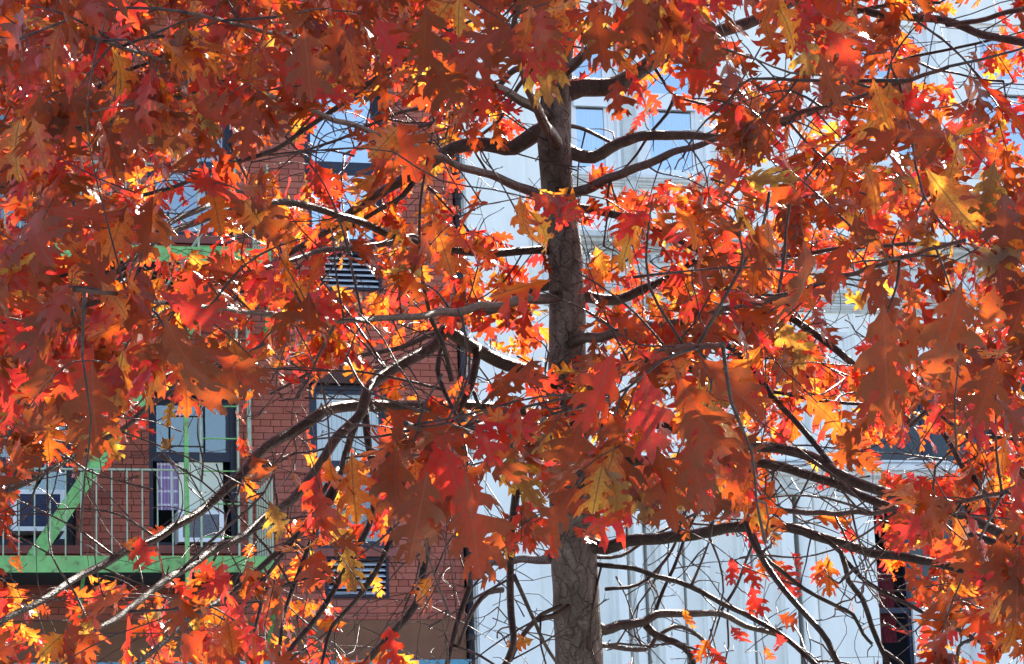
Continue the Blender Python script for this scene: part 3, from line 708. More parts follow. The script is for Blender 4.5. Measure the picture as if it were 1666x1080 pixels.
# limbs traced over the picture: pixel path, depth offsets from the trunk, widths in picture pixels
LIMB = [
 ([(895,212),(873,215),(837,238),(790,231),(743,236),(696,265),(639,302),(575,345),(505,395),(430,440),(363,508)],0,1.1,26,6),
 ([(696,265),(655,318),(622,338),(560,374),(500,420),(450,480)],.35,.9,10,4),
 ([(900,407),(878,408),(790,412),(745,410),(716,407),(690,397),(640,382),(560,350),(470,333),(403,336),(336,352),(280,378),(235,405),(190,440),(120,480)],0,-2.0,13,9),
 ([(716,407),(672,384),(622,398),(555,404),(500,415),(440,432),(330,472),(240,520)],.2,-1.2,11,5),
 ([(905,455),(880,465),(868,471),(824,498),(784,511),(743,531),(700,548),(656,565),(589,578),(520,600),(440,640)],0,1.0,13,4),
 ([(915,640),(891,629),(857,605),(810,588),(770,565),(743,548),(723,538),(710,562),(657,589),(620,613),(597,639),(585,673),(548,714),(515,765),(470,820),(401,868),(337,904),(277,938),(229,974),(188,1005),(120,1040)],0,-2.4,22,9),
 ([(915,700),(890,688),(840,668),(800,665),(740,662),(690,662),(640,666),(582,661),(536,668),(515,678),(476,700),(428,728),(392,769),(361,800),(313,836),(253,875),(200,897),(144,928),(96,955),(48,984),(-30,1030)],0,-2.2,24,9),
 ([(585,673),(560,740),(520,830),(450,900),(368,967),(313,1003),(255,1051),(210,1090)],-.75,-2.0,11,8),
 ([(590,660),(600,730),(610,790),(600,860),(560,930),(520,1000),(480,1050),(450,1100)],-.7,-1.2,12,7),
 ([(560,735),(545,800),(510,870),(476,960),(460,1020),(452,1090)],-.9,-1.5,9,6),
 ([(548,760),(500,850),(440,930),(420,1000),(400,1090)],-1.0,-1.8,8,5),
 ([(880,720),(846,735),(842,780),(836,820),(831,880),(830,940),(830,1000),(832,1049),(815,1090)],0,-.6,15,10),
 ([(720,760),(705,840),(693,897),(686,955),(676,984),(645,1020),(620,1049),(590,1085)],-.9,-1.2,13,10),
 ([(640,860),(600,945),(575,980),(540,1020),(528,1060),(520,1095)],-.9,-1.3,9,5),
 ([(735,620),(722,560),(703,520),(683,444),(683,360),(690,290),(703,215)],-.8,-1.3,8,3),
 ([(720,565),(713,600),(723,635),(743,680),(757,722),(765,770)],-.7,-1.1,9,4),
 ([(778,570),(770,610),(756,650),(735,690),(700,730)],-.3,-.6,13,6),
 ([(770,640),(780,662),(800,640),(820,600),(830,570)],-.3,0,6,3),
 ([(850,870),(815,905),(790,930),(765,960)],-.5,-.4,5,3),
 ([(905,905),(880,910),(840,913),(800,915),(770,912)],0,.7,14,8),
 ([(925,985),(900,1000),(870,1010),(845,1040),(830,1075)],-.1,-.4,10,6),
 ([(835,935),(855,980),(868,1010),(885,1045),(905,1075)],-.5,-.3,7,5),
 ([(910,985),(880,1000),(862,1022),(840,1050)],-.15,-.3,7,5),
 ([(765,955),(748,1000),(735,1050),(725,1090)],-.9,-1.1,9,8),
 ([(815,958),(790,962),(772,985),(760,1010),(745,1050)],-.6,-.9,9,6),
 ([(940,880),(985,890),(1020,880),(1071,878),(1095,873),(1128,870),(1172,863),(1203,856),(1285,858),(1321,868),(1360,882),(1420,902),(1470,905),(1543,923),(1620,950),(1700,985)],0,-1.5,20,11),
 ([(935,700),(1000,690),(1080,690),(1180,717),(1213,728),(1255,727),(1297,738),(1338,755),(1380,778),(1422,795),(1500,815),(1560,838),(1640,870),(1720,900)],0,-1.9,18,15),
 ([(935,735),(1000,745),(1100,755),(1213,752),(1263,755),(1305,768),(1347,782),(1397,803),(1450,825),(1500,842),(1560,862),(1640,890)],0,-1.5,18,11),
 ([(935,478),(960,482),(1004,487),(1044,471),(1084,456),(1111,436),(1133,424),(1171,415),(1230,412)],0,.3,20,7),
 ([(1100,447),(1138,456),(1193,474),(1250,494),(1308,531),(1351,562),(1395,602),(1440,645),(1480,690)],.1,-.3,13,10),
 ([(915,335),(931,338),(975,346),(1038,360),(1084,382),(1133,402),(1171,418),(1215,455),(1255,487),(1300,520)],0,.3,13,8),
 ([(1171,418),(1215,413),(1260,415),(1320,414),(1408,400),(1503,397),(1560,400)],.2,-1.2,8,6),
 ([(912,245),(935,250),(963,252),(991,239),(1028,228),(1065,222),(1126,221),(1180,220),(1260,205),(1340,180)],0,.5,21,7),
 ([(915,205),(932,204),(954,208),(982,224),(998,234)],0,.2,7,5),
 ([(905,146),(952,138),(992,141),(1026,128),(1060,104),(1093,84),(1150,58),(1230,30),(1320,-10)],0,.5,32,14),
 ([(1020,30),(1045,80),(1079,131),(1098,155),(1150,168)],.2,.3,6,4),
 ([(1098,155),(1085,185),(1059,215),(1036,249),(999,292)],.3,.1,6,3),
 ([(1300,-30),(1420,20),(1466,24),(1516,33),(1568,44),(1614,56),(1680,70),(1760,80)],-.8,-2.0,12,12),
 ([(1380,25),(1420,13),(1475,5),(1530,4)],-.9,-1.0,8,5),
 ([(1540,38),(1557,37),(1605,31),(1680,12)],-1.5,-2.0,8,8),
 ([(1440,110),(1481,94),(1531,83),(1587,72),(1624,63)],-1.0,-1.2,5,4),
 ([(1110,545),(1140,541),(1190,565),(1234,605),(1257,646),(1288,683),(1326,724),(1360,765)],-.6,-.9,10,8),
 ([(1060,590),(1106,598),(1180,605),(1234,610)],-.4,-.6,8,6),
 ([(1257,640),(1274,642),(1321,652),(1425,657)],-.7,-.9,6,5),
 ([(1480,690),(1524,653),(1565,644),(1598,668),(1621,676),(1680,690)],-.8,-1.6,7,8),
 ([(1500,655),(1519,670),(1556,696),(1584,709),(1645,713),(1700,720)],-.8,-1.5,7,6),
 ([(1530,700),(1565,757),(1587,777),(1602,805),(1612,850)],-1.0,-1.5,9,9),
 ([(1590,700),(1611,722),(1639,750),(1680,775)],-1.0,-1.4,8,8),
 ([(950,1010),(984,1024),(1008,1017),(1049,1012),(1068,998),(1104,996),(1172,999),(1213,1017),(1261,1032),(1310,1060)],0,.6,18,5),
 ([(1049,1014),(1068,1032),(1100,1046),(1124,1065),(1130,1100)],.15,.1,12,9),
 ([(960,1055),(984,1051),(1051,1058),(1068,1039),(1095,1020),(1124,1027),(1148,1046),(1185,1085)],0,.5,9,5),
 ([(955,915),(979,920),(1032,925),(1068,938),(1104,945),(1143,962),(1177,981),(1213,998),(1261,1029),(1297,1053),(1340,1090)],0,-.5,8,8),
 ([(1225,740),(1222,800),(1215,850),(1232,895),(1261,940),(1297,988),(1321,1017),(1345,1046),(1370,1095)],-.9,-1.3,9,9),
 ([(1222,850),(1240,900),(1273,926),(1311,957),(1362,984),(1389,1000),(1405,1032),(1420,1049)],-.9,-1.0,8,5),
 ([(1330,872),(1367,899),(1381,945),(1403,974),(1420,1020),(1444,1075),(1455,1110)],-1.0,-1.3,8,8),
 ([(1372,905),(1401,938),(1434,962),(1495,993),(1555,1020),(1600,1045)],-1.0,-1.2,7,6),
 ([(1610,930),(1625,976),(1627,1003),(1613,1025),(1579,1041),(1562,1051),(1557,1085)],-1.6,-1.4,6,5),
 ([(960,905),(1010,905),(1050,880),(1100,850),(1140,830),(1190,800)],.1,.6,6,4),
 ([(985,960),(1040,950),(1090,900),(1110,850),(1130,800)],.2,.6,6,4),
 ([(1066,998),(1080,960),(1095,925),(1120,860),(1150,800)],.3,.5,6,4),
 ([(1172,999),(1200,950),(1215,910),(1230,870)],.5,.2,5,4),
 ([(895,112),(837,114),(804,145),(757,178),(700,200),(640,222),(560,250)],0,1.2,11,4),
 ([(800,150),(770,183),(723,175),(649,185),(555,225),(480,250)],.4,1.2,6,4),
 ([(790,60),(760,97),(736,145),(715,180)],-.3,.1,6,4),
 ([(862,120),(844,145),(814,192),(784,218)],-.1,.3,7,5),
 ([(640,110),(560,165),(497,208),(450,242),(397,259),(336,282),(286,303),(235,318)],-.4,-1.0,9,6),
 ([(400,120),(280,160),(202,185),(134,205),(91,222),(67,255),(0,309),(-60,340)],-1.6,-2.4,11,12),
 ([(180,160),(111,200),(50,235),(0,269),(-50,290)],-2.0,-2.4,8,8),
 ([(200,130),(110,165),(50,188),(0,218),(-60,250)],-2.0,-2.5,9,9),
 ([(420,20),(363,57),(303,77),(235,104),(180,125)],-1.4,-2.0,6,5),
 ([(300,60),(235,62),(175,84),(124,100)],-1.6,-2.0,6,5),
 ([(560,130),(487,151),(397,165),(330,190)],-.6,-1.0,6,4),
 ([(340,330),(272,367),(235,397),(218,427),(190,470)],-1.2,-1.9,9,9),
 ([(180,480),(84,515),(0,525),(-60,535)],-2.0,-2.6,9,9),
 ([(200,560),(91,602),(17,622),(-60,640)],-2.0,-2.6,9,9),
 ([(430,560),(330,610),(253,652),(217,684),(178,711),(96,756),(7,800),(-50,820)],-1.0,-2.3,7,9),
 ([(300,600),(214,640),(132,663),(60,687),(0,708),(-60,720)],-1.5,-2.4,8,9),
 ([(150,655),(118,672),(67,706),(36,754),(10,800)],-1.8,-2.3,5,5),
 # boughs reaching toward the viewer
 ([(912,330),(700,250),(420,150),(150,60)],0,-4.0,11,6),
 ([(903,190),(700,100),(480,60),(300,20)],0,-3.6,11,6),
 ([(908,240),(850,120),(840,20),(880,-60)],0,-3.0,12,7),
 ([(912,320),(1150,230),(1350,170),(1540,110)],0,-3.9,11,6),
 ([(923,560),(1200,500),(1400,440),(1570,390)],0,-4.4,11,6),
 ([(926,660),(1000,610),(1080,570),(1180,560)],0,-4.2,14,8),
 ([(926,680),(800,690),(720,700),(660,690)],0,-3.8,14,8),
 ([(918,480),(600,520),(350,500),(120,470)],0,-4.4,11,6),
 ([(930,790),(1250,830),(1480,830),(1640,800)],0,-3.4,11,6),
 ([(905,130),(1050,0),(1250,-80),(1450,-100)],0,-3.2,11,6),
]
nodes, nrad = [], []          # skeleton points for the finer growth
AX = Vector((tp[6].x, tp[6].y, 0))
for p, t in path[::3]: nodes.append(p); nrad.append(irad(trad, t))
def limb_mesh(pts3, rads, mat, name, nside, wob=.05, step=.04):
    pa = cr_path(pts3, step); m = MB(); P_, R_ = [], []
    sd = random.random() * 50
    for q, t in pa:
        r = irad(rads, t); P_.append(q - base + Vector((mnoise.noise(q * 5 + Vector((sd, 0, 0))), mnoise.noise(q * 5 + Vector((0, sd, 0))), mnoise.noise(q * 5 + Vector((0, 0, sd))))) * min(.012, r * 1.1))
        R_.append(r * (1 + wob * mnoise.noise(q * 14) + wob * .8 * mnoise.noise(q * 40)))
    m.tube(P_, R_, nside); return m, pa
for pts, d0, d1, w0, w1 in LIMB:
    L = [0]
    for a_, b_ in zip(pts, pts[1:]): L.append(L[-1] + math.hypot(b_[0] - a_[0], b_[1] - a_[1]))
    p3, rr = [], []
    for (x, y), l in zip(pts, L):
        t = l / L[-1]; d = DT + d0 + (d1 - d0) * t ** 1.15; p3.append(P(x, y, d)); rr.append(max(.0024, 1.12 * (w0 + (w1 - w0) * t ** .8) / 2 * d / FPX))
    if d0 == 0 and w0 > 9: rr[0] *= 1.5
    m, pa = limb_mesh(p3, rr, MAT['limb'], 'branch', 10 if w0 > 9 else 7)
    m.build('branch', MAT['limb'], tree, True)
    for q, t in pa[::2]: nodes.append(q); nrad.append(irad(rr, t))
# boughs out of the picture, all round the trunk
def trunk_at(z):
    for (p, t), (q, t2) in zip(path, path[1:]):
        if p.z <= z <= q.z: return p
    return path[-1][0]
for k in range(34):
    z = 2.3 + 7.2 * ((k * .618) % 1); az = k * 2.39996; p = trunk_at(z); ln = max(.8, 4.2 * (1 - (z - 2.0) / 9.5))
    d = Vector((math.cos(az), math.sin(az), 0)); pts3 = [p + d * ln * u + Vector((0, 0, .28 * ln * u - .42 * ln * u * u + .06 * math.sin(u * 7 + k))) for u in (0, .25, .5, .75, 1)]
    hid = True
    for q in pts3[1:]:
        x, y, dd = proj(q)
        if dd > 1 and -40 < x < PW + 40 and -40 < y < PH + 40: hid = False
    if not hid: continue
    r0 = .018 + .006 * ln / 4
    m, pa = limb_mesh(pts3, [r0, r0 * .8, r0 * .6, r0 * .45, r0 * .3], MAT['limb'], 'branch', 7, step=.12); m.build('branch', MAT['limb'], tree, True)
    for q, t in pa: nodes.append(q); nrad.append(irad([r0, r0 * .8, r0 * .6, r0 * .45, r0 * .3], t))

# ------------------------------------------------------------------ where the leaf clusters hang
NEAR = ["88877785987568643", "88887652412658633", "78864331000455556", "66643234222756666", "77543233243587666", "78874232223556586", "88874213448732687", "67632156469732665", "44212467479722344", "31222348645213367", "33243224100012345", "34443441110012233"]
FAR = ["55555555434433334", "55555664412434545", "66664474212444645", "76566764145666765", "65456876566656445", "55557877656765245", "55557846446788335", "66435333235688878", "64114433135434688", "41123442121125688", "43344322101133566", "44454443121122234"]
CLEAR = [(745,245,872,300),(925,180,1000,250),(1040,190,1130,280),(742,75,792,120),(130,765,240,905),(20,800,105,890),(250,650,388,890),(508,622,605,745),(655,545,742,645),(560,895,750,1062),
         (770,570,835,660),(765,930,900,1080),(985,870,1200,1080),(1200,890,1420,1080),(1345,490,1410,590),(1300,670,1372,735),(430,225,500,285),(190,398,250,425),(1505,20,1585,115),(40,900,310,940),
         (1262,765,1320,870),(1455,720,1560,770),(1205,55,1300,130),(1375,455,1440,508),(545,432,618,475),(405,640,500,780),(770,750,850,860),(1420,930,1490,1080),(925,90,960,128),(255,310,345,390),(515,185,592,245),(1000,395,1080,430),(882,190,948,300),(890,385,955,560),(898,885,982,1080),(20,770,140,905),(405,820,460,930),(1262,765,1425,1080)]
def dens(g, px, py):
    x = min(max(px / 98 - .5, 0), 15.999); y = min(max(py / 90 - .5, 0), 10.999); i, j = int(x), int(y); fx, fy = x - i, y - j
    f = lambda a, b: float(g[b][a])
    return ((f(i, j) * (1 - fx) + f(i + 1, j) * fx) * (1 - fy) + (f(i, j + 1) * (1 - fx) + f(i + 1, j + 1) * fx) * fy) / 10
clusters = []      # (pos, n leaves, size lo, size hi)
def cov(d): return -math.log(max(.04, 1 - min(d, .93)))
for (gx0, gy0) in [(i, j) for i in range(-1, 19) for j in range(-1, 13)]:
    cx, cy = gx0 * 98 + 0, gy0 * 90
    for grid, lo, hi, k in ((NEAR, 5.5, 8.5, 2.9), (FAR, 8.8, 12.8, 10.5)):
        d = dens(grid, cx, cy); nl = cov(d) * k * .8
        nl = int(nl) + (random.random() < nl % 1)
        for _ in range(nl):
            dd = random.uniform(lo, hi) if lo > 8 else lo + (hi - lo) * random.random() ** .9
            px, py = cx + random.uniform(-52, 52), cy + random.uniform(-48, 48)
            clusters.append((P(px, py, dd), random.choice((3, 4, 4, 5, 5, 6)), .085 if lo > 8 else .105, .14 if lo > 8 else .165))
NIN = len(clusters)
t_ = 0
while t_ < 3700:  # unseen rest of the crown, thickened with added leaves to shade the near ones
    z = 2.4 + 8.0 * random.random() ** 1.05; rm = 4.4 * max(.12, 1 - (z - 2.2) / 10.0) ** .85
    r = rm * math.sqrt(random.uniform(.12, 1)); az = random.uniform(0, 2 * math.pi)
    p = trunk_at(z) + Vector((math.cos(az) * r, math.sin(az) * r, 0)); p.z = z - .25 * r / 3
    x, y, dd = proj(p)
    if -70 < x < PW + 70 and -70 < y < PH + 70: continue
    if dd < 4.6: continue
    clusters.append((p, random.choice((5, 6, 7)), .13, .19)); t_ += 1

# ------------------------------------------------------------------ twigs grown from the boughs to each cluster
def hr(p): return math.hypot(p.x - AX.x, p.y - AX.y)
order = sorted(range(len(clusters)), key=lambda i: hr(clusters[i][0]))
cap_n = len(nodes) + len(order) * 4 + 10
NP = np.zeros((cap_n, 3)); NR = np.zeros(cap_n); NRAD = np.zeros(cap_n); nn = len(nodes)
NP[:nn] = [tuple(p) for p in nodes]; NR[:nn] = [hr(p) for p in nodes]; NRAD[:nn] = nrad
twigs = []; cdir = {}
for i in order:
    p = clusters[i][0]; q = np.array(p); dv = NP[:nn] - q; dist = np.sqrt((dv ** 2).sum(1))
    cost = dist + np.where(NR[:nn] > hr(p) + .03, .5, 0) + np.where(dv[:, 2] > .25, .15, 0)
    j = int(cost.argmin()); a = Vector(NP[j]); ln = dist[j]; r0 = min(NRAD[j] * .75, .0028 + .0038 * ln)
    side = Vector((random.gauss(0, 1), random.gauss(0, 1), random.gauss(0, .6))) * ln * .10
    m1 = a.lerp(p, .35) + side + Vector((0, 0, .05 * ln)); m2 = a.lerp(p, .7) + side * .6 + Vector((0, 0, .05 * ln))
    pts3 = [a, m1, m2, p]; rr = [max(r0, .0018), max(r0 * .8, .0016), max(r0 * .62, .0016), .0015]
    twigs.append((pts3, rr)); cdir[i] = (p - m2).normalized()
    for q3, rq in zip(pts3[1:], rr[1:]): NP[nn] = tuple(q3); NR[nn] = hr(q3); NRAD[nn] = rq; nn += 1
# bare side twigs with buds, most of them low in the crown
def bare(p, d, ln, r, lev=0):
    pts3 = [p]; q = p.copy(); dd = d.copy()
    for k in range(4):
        dd = (dd + Vector((random.gauss(0, .2), random.gauss(0, .2), random.gauss(0, .17)))).normalized(); q = q + dd * ln / 4; pts3.append(q.copy())
        if lev < 2 and k in (1, 2, 3) and random.random() < .6:
            e = (dd + Vector((random.gauss(0, .9), random.gauss(0, .9), random.gauss(0, .9)))).normalized(); bare(q, e, ln * random.uniform(.2, .5), r * .7, lev + 1)
    rr = [r * (1 - .14 * k) for k in range(5)]; rr[-1] = r * .9
    twigs.append((pts3, rr))
lm = [k for k in range(len(nodes))]
for k in lm:
    x, y, dd = proj(nodes[k])
    if not (-20 < x < PW + 20 and -20 < y < PH + 20) or nrad[k] > .03: continue
    pr = .16 if y < 600 else .36
    if y > 820 and 380 < x < 1450: pr = .42
    if random.random() < pr:
        d = Vector((random.gauss(0, 1), random.gauss(0, 1), random.gauss(0, .8))).normalized()
        bare(nodes[k], d, random.uniform(.12, .62), random.uniform(.0022, .0052))
vis = []
for k, (pts3, rr) in enumerate(twigs):
    x, y, d = proj(pts3[1]); a, b_, _ = proj(pts3[0]); c_, e_, _ = proj(pts3[-1])
    if 0 < x < PW and 0 < y < PH: vis.append((math.hypot(a - c_, b_ - e_) * (rr[0] / d), k))
vis.sort(reverse=True); solo = {k for _, k in vis[:280]}
big = MB()
for k, (pts3, rr) in enumerate(twigs):
    if k in solo:
        m, _ = limb_mesh(pts3, rr, None, 'twig', 6, .1, .05); m.build('twig', MAT['twig'], tree, True)
    else:
        pa = cr_path(pts3, 9); big.tube([q - base for q, t in pa], [irad(rr, t) for q, t in pa], 4, False)
tag(big.build('twigs', MAT['twig'], tree, True), kind='stuff')

# ------------------------------------------------------------------ leaves
def half_outline(rnd, hi):
    """One side of a red oak leaf: (t along the midrib, w sideways), base to tip."""
    j = lambda s: rnd.uniform(-s, s)
    d = rnd.uniform(.75, 1.2); o = [(.0, .012), (.07, .035 + j(.01))]
    lob = [(.20, .22, .10), (.40, .36, .13), (.62, .36, .12), (.80, .22, .08)]
    if rnd.random() < .35: lob = [(.24, .27, .11), (.50, .40, .14), (.75, .30, .10)]
    for i, (t, w_, hw) in enumerate(lob):
        t += j(.02); w_ *= d * rnd.uniform(.85, 1.12); lean = .07 + .05 * i * .5
        sin_t = t - hw * .95; sw = (.065, .095, .10, .075)[min(i, 3)] * rnd.uniform(.6, 1.25)
        if i: o.append((sin_t - .004, sw))
        if hi:
            o += [(t - hw * .55, w_ * .45), (t - .02, w_ * .78), (t + lean * .55, w_ * .93 + j(.015))]
            o += [(t + lean + .035, w_ * 1.02), (t + lean * .9, w_ * .80)]
            o += [(t + lean + .06, w_ * .72 + j(.02)), (t + hw * .55, w_ * .50), (t + hw * .55, w_ * .30)]
        else:
            o += [(t - hw * .4, w_ * .55), (t + lean * .6, w_ * .97), (t + lean + .02, w_ * .72), (t + hw * .55, w_ * .38)]
    o += [(.915, .075 + j(.015)), (.955, .035), (1.0, .0)]
    return o
def leaf_shape(seed, hi):
    rnd = random.Random(seed); a = half_outline(rnd, hi); b = half_outline(rnd, hi)
    out = a + [(t, -w_) for t, w_ in b[::-1][1:]]
    pts = [Vector(p) for p in out]; n = len(pts); e = [(i, (i + 1) % n) for i in range(n)]
    inner = [Vector((t, 0)) for t in (np.linspace(.06, .94, 9) if hi else np.linspace(.1, .9, 5))]
    if hi: inner += [Vector((t, s * w_)) for t in (.3, .46, .62, .76) for s in (1, -1) for w_ in (.05,)]
    vs, _, fs, *_ = delaunay_2d_cdt(pts + inner, e, [], 1, 1e-5)
    fs = [tuple(f) for f in fs]
    # keep triangles whose centre is inside the outline
    def inside(p):
        c = False; j = n - 1
        for i in range(n):
            if (pts[i].y > p.y) != (pts[j].y > p.y) and p.x < (pts[j].x - pts[i].x) * (p.y - pts[i].y) / (pts[j].y - pts[i].y) + pts[i].x: c = not c
            j = i
        return c
    fs = [f for f in fs if inside(sum((vs[i] for i in f), Vector((0, 0))) / 3)]
    bend = rnd.uniform(-.4, 1.7); fold = rnd.uniform(-.1, .75); cup = rnd.uniform(-1.2, 1.8); ph = rnd.uniform(0, 6); tw = rnd.uniform(-1.1, 1.1)
    V, UV = [], []; rnd_a = rnd.uniform(.02, .06)
    for p in vs:
        t, w_ = p.x, p.y; th = bend * t
        X = math.sin(th) / bend if abs(bend) > .02 else t; Z = -(1 - math.cos(th)) / bend if abs(bend) > .02 else 0
        nx, nz = math.sin(th), math.cos(th)
        up = abs(w_) * math.tan(fold) * .7 - cup * w_ * w_ * .9 + rnd_a * math.sin(9 * t + ph + (2 if w_ > 0 else 0)) * min(1, abs(w_) * 6) + tw * w_ * t * .6
        V.append((X + nx * up, w_, Z + nz * up)); UV.append((t, w_))
    # petiole as a thin three-sided stalk
    b0 = len(V); L0 = rnd.uniform(.16, .26); pr = .006
    for k, (x, z) in enumerate(((-L0, .03), (-L0 * .5, .012), (0.02, 0))):
        for q in range(3):
            an = q * 2.094; V.append((x, math.cos(an) * pr * (1.2 - .2 * k), z + math.sin(an) * pr * (1.2 - .2 * k))); UV.append((0, 0))
    for k in range(2):
        for q in range(3):
            a0, a1 = b0 + k * 3 + q, b0 + k * 3 + (q + 1) % 3; fs += [(a0, a1, a1 + 3), (a0, a1 + 3, a0 + 3)]
    V = np.array(V); V[:, 0] += L0 * 1.0      # origin at the end of the stalk
    return V, np.array(UV), np.array(fs, dtype=np.int32), L0
HI = [leaf_shape(100 + k, True) for k in range(26)]; LO = [leaf_shape(200 + k, False) for k in range(24)]
def leaf_mesh(name, V, UV, Fc, attr=None):
    me = bpy.data.meshes.new(name); nv, nf = len(V), len(Fc)
    me.vertices.add(nv); me.vertices.foreach_set('co', V.astype(np.float32).ravel()); me.loops.add(nf * 3); me.loops.foreach_set('vertex_index', Fc.ravel())
    me.polygons.add(nf); me.polygons.foreach_set('loop_start', np.arange(0, nf * 3, 3, dtype=np.int32)); me.polygons.foreach_set('use_smooth', np.ones(nf, bool))
    uvl = me.uv_layers.new(name='UVMap'); uvl.data.foreach_set('uv', UV[Fc.ravel()].astype(np.float32).ravel())
    if attr is not None:
        at = me.attributes.new('v', 'FLOAT', 'POINT'); at.data.foreach_set('value', attr.astype(np.float32))
    me.update(calc_edges=True); me.validate(); me.materials.append(MAT['leaf']); return me
def pick_hue(near, px, py):
    r = random.random()
    if near:  # near leaves drawn browner; part of the crown's shade is put into the colour
        if r < .50: v = random.uniform(0, .2)
        elif r < .67: v = random.uniform(.2, .42)
        elif r < .74: v = random.uniform(.42, .54)
        elif r < .95: v = random.uniform(.56, .76)
        else: v = random.uniform(.72, .80) if random.random() < .6 else random.uniform(.95, 1)
    else:
        if r < .12: v = random.uniform(.05, .2)
        elif r < .41: v = random.uniform(.26, .46)
        elif r < .49: v = random.uniform(.44, .54)
        elif r < .90: v = random.uniform(.54, .74)
        else: v = random.uniform(.72, .90)
    return v
cand = []      # (score, matrix, size, hue)
def frame(X, N):
    X = X.normalized(); N = (N - X * N.dot(X)); N = N.normalized() if N.length > 1e-4 else X.orthogonal().normalized(); return X, N.cross(X), N
DOWN = Vector((0, 0, -1))
for i, (p, nl, slo, shi) in enumerate(clusters):
    td = cdir[i]; rad = Vector((p.x - AX.x, p.y - AX.y, 0)); rad = rad.normalized() if rad.length > .01 else Vector((1, 0, 0))
    for k in range(nl):
        q = p - td * random.uniform(0, .09) + Vector((random.gauss(0, .018), random.gauss(0, .018), random.gauss(0, .018)))
        X = DOWN * random.uniform(.25, 1.25) + td * random.uniform(.1, .7) + Vector((random.gauss(0, .55), random.gauss(0, .55), random.gauss(0, .3)))
        N = rad * random.uniform(.2, 1.1) + Vector((0, 0, random.uniform(.0, .9))) + Vector((random.gauss(0, .55), random.gauss(0, .55), random.gauss(0, .4)))
        if random.random() < .25: N = -N
        X, Y, N = frame(X, N); sz = random.uniform(slo, shi); Y = Y * random.uniform(.72, 1.0)
        mid = q + X * sz * .75; px, py, d = proj(mid)
        if i < NIN:
            dn = dens(NEAR if d < 8.6 else FAR, px, py)
            if random.random() > .25 + dn * 2.2: continue
            p0, p1 = proj(q + X * sz * .3), proj(q + X * sz * 1.2)
            if any(a < x_ < c and b < y_ < e for a, b, c, e in CLEAR for x_, y_ in ((px, py), p0[:2], p1[:2])) and random.random() < .95: continue
        hue = pick_hue(d < 8.6, px, py)
        inn = -30 < px < PW + 30 and -30 < py < PH + 30
        cand.append(((sz / d) if inn else 0, q, X, Y, N, sz, hue))
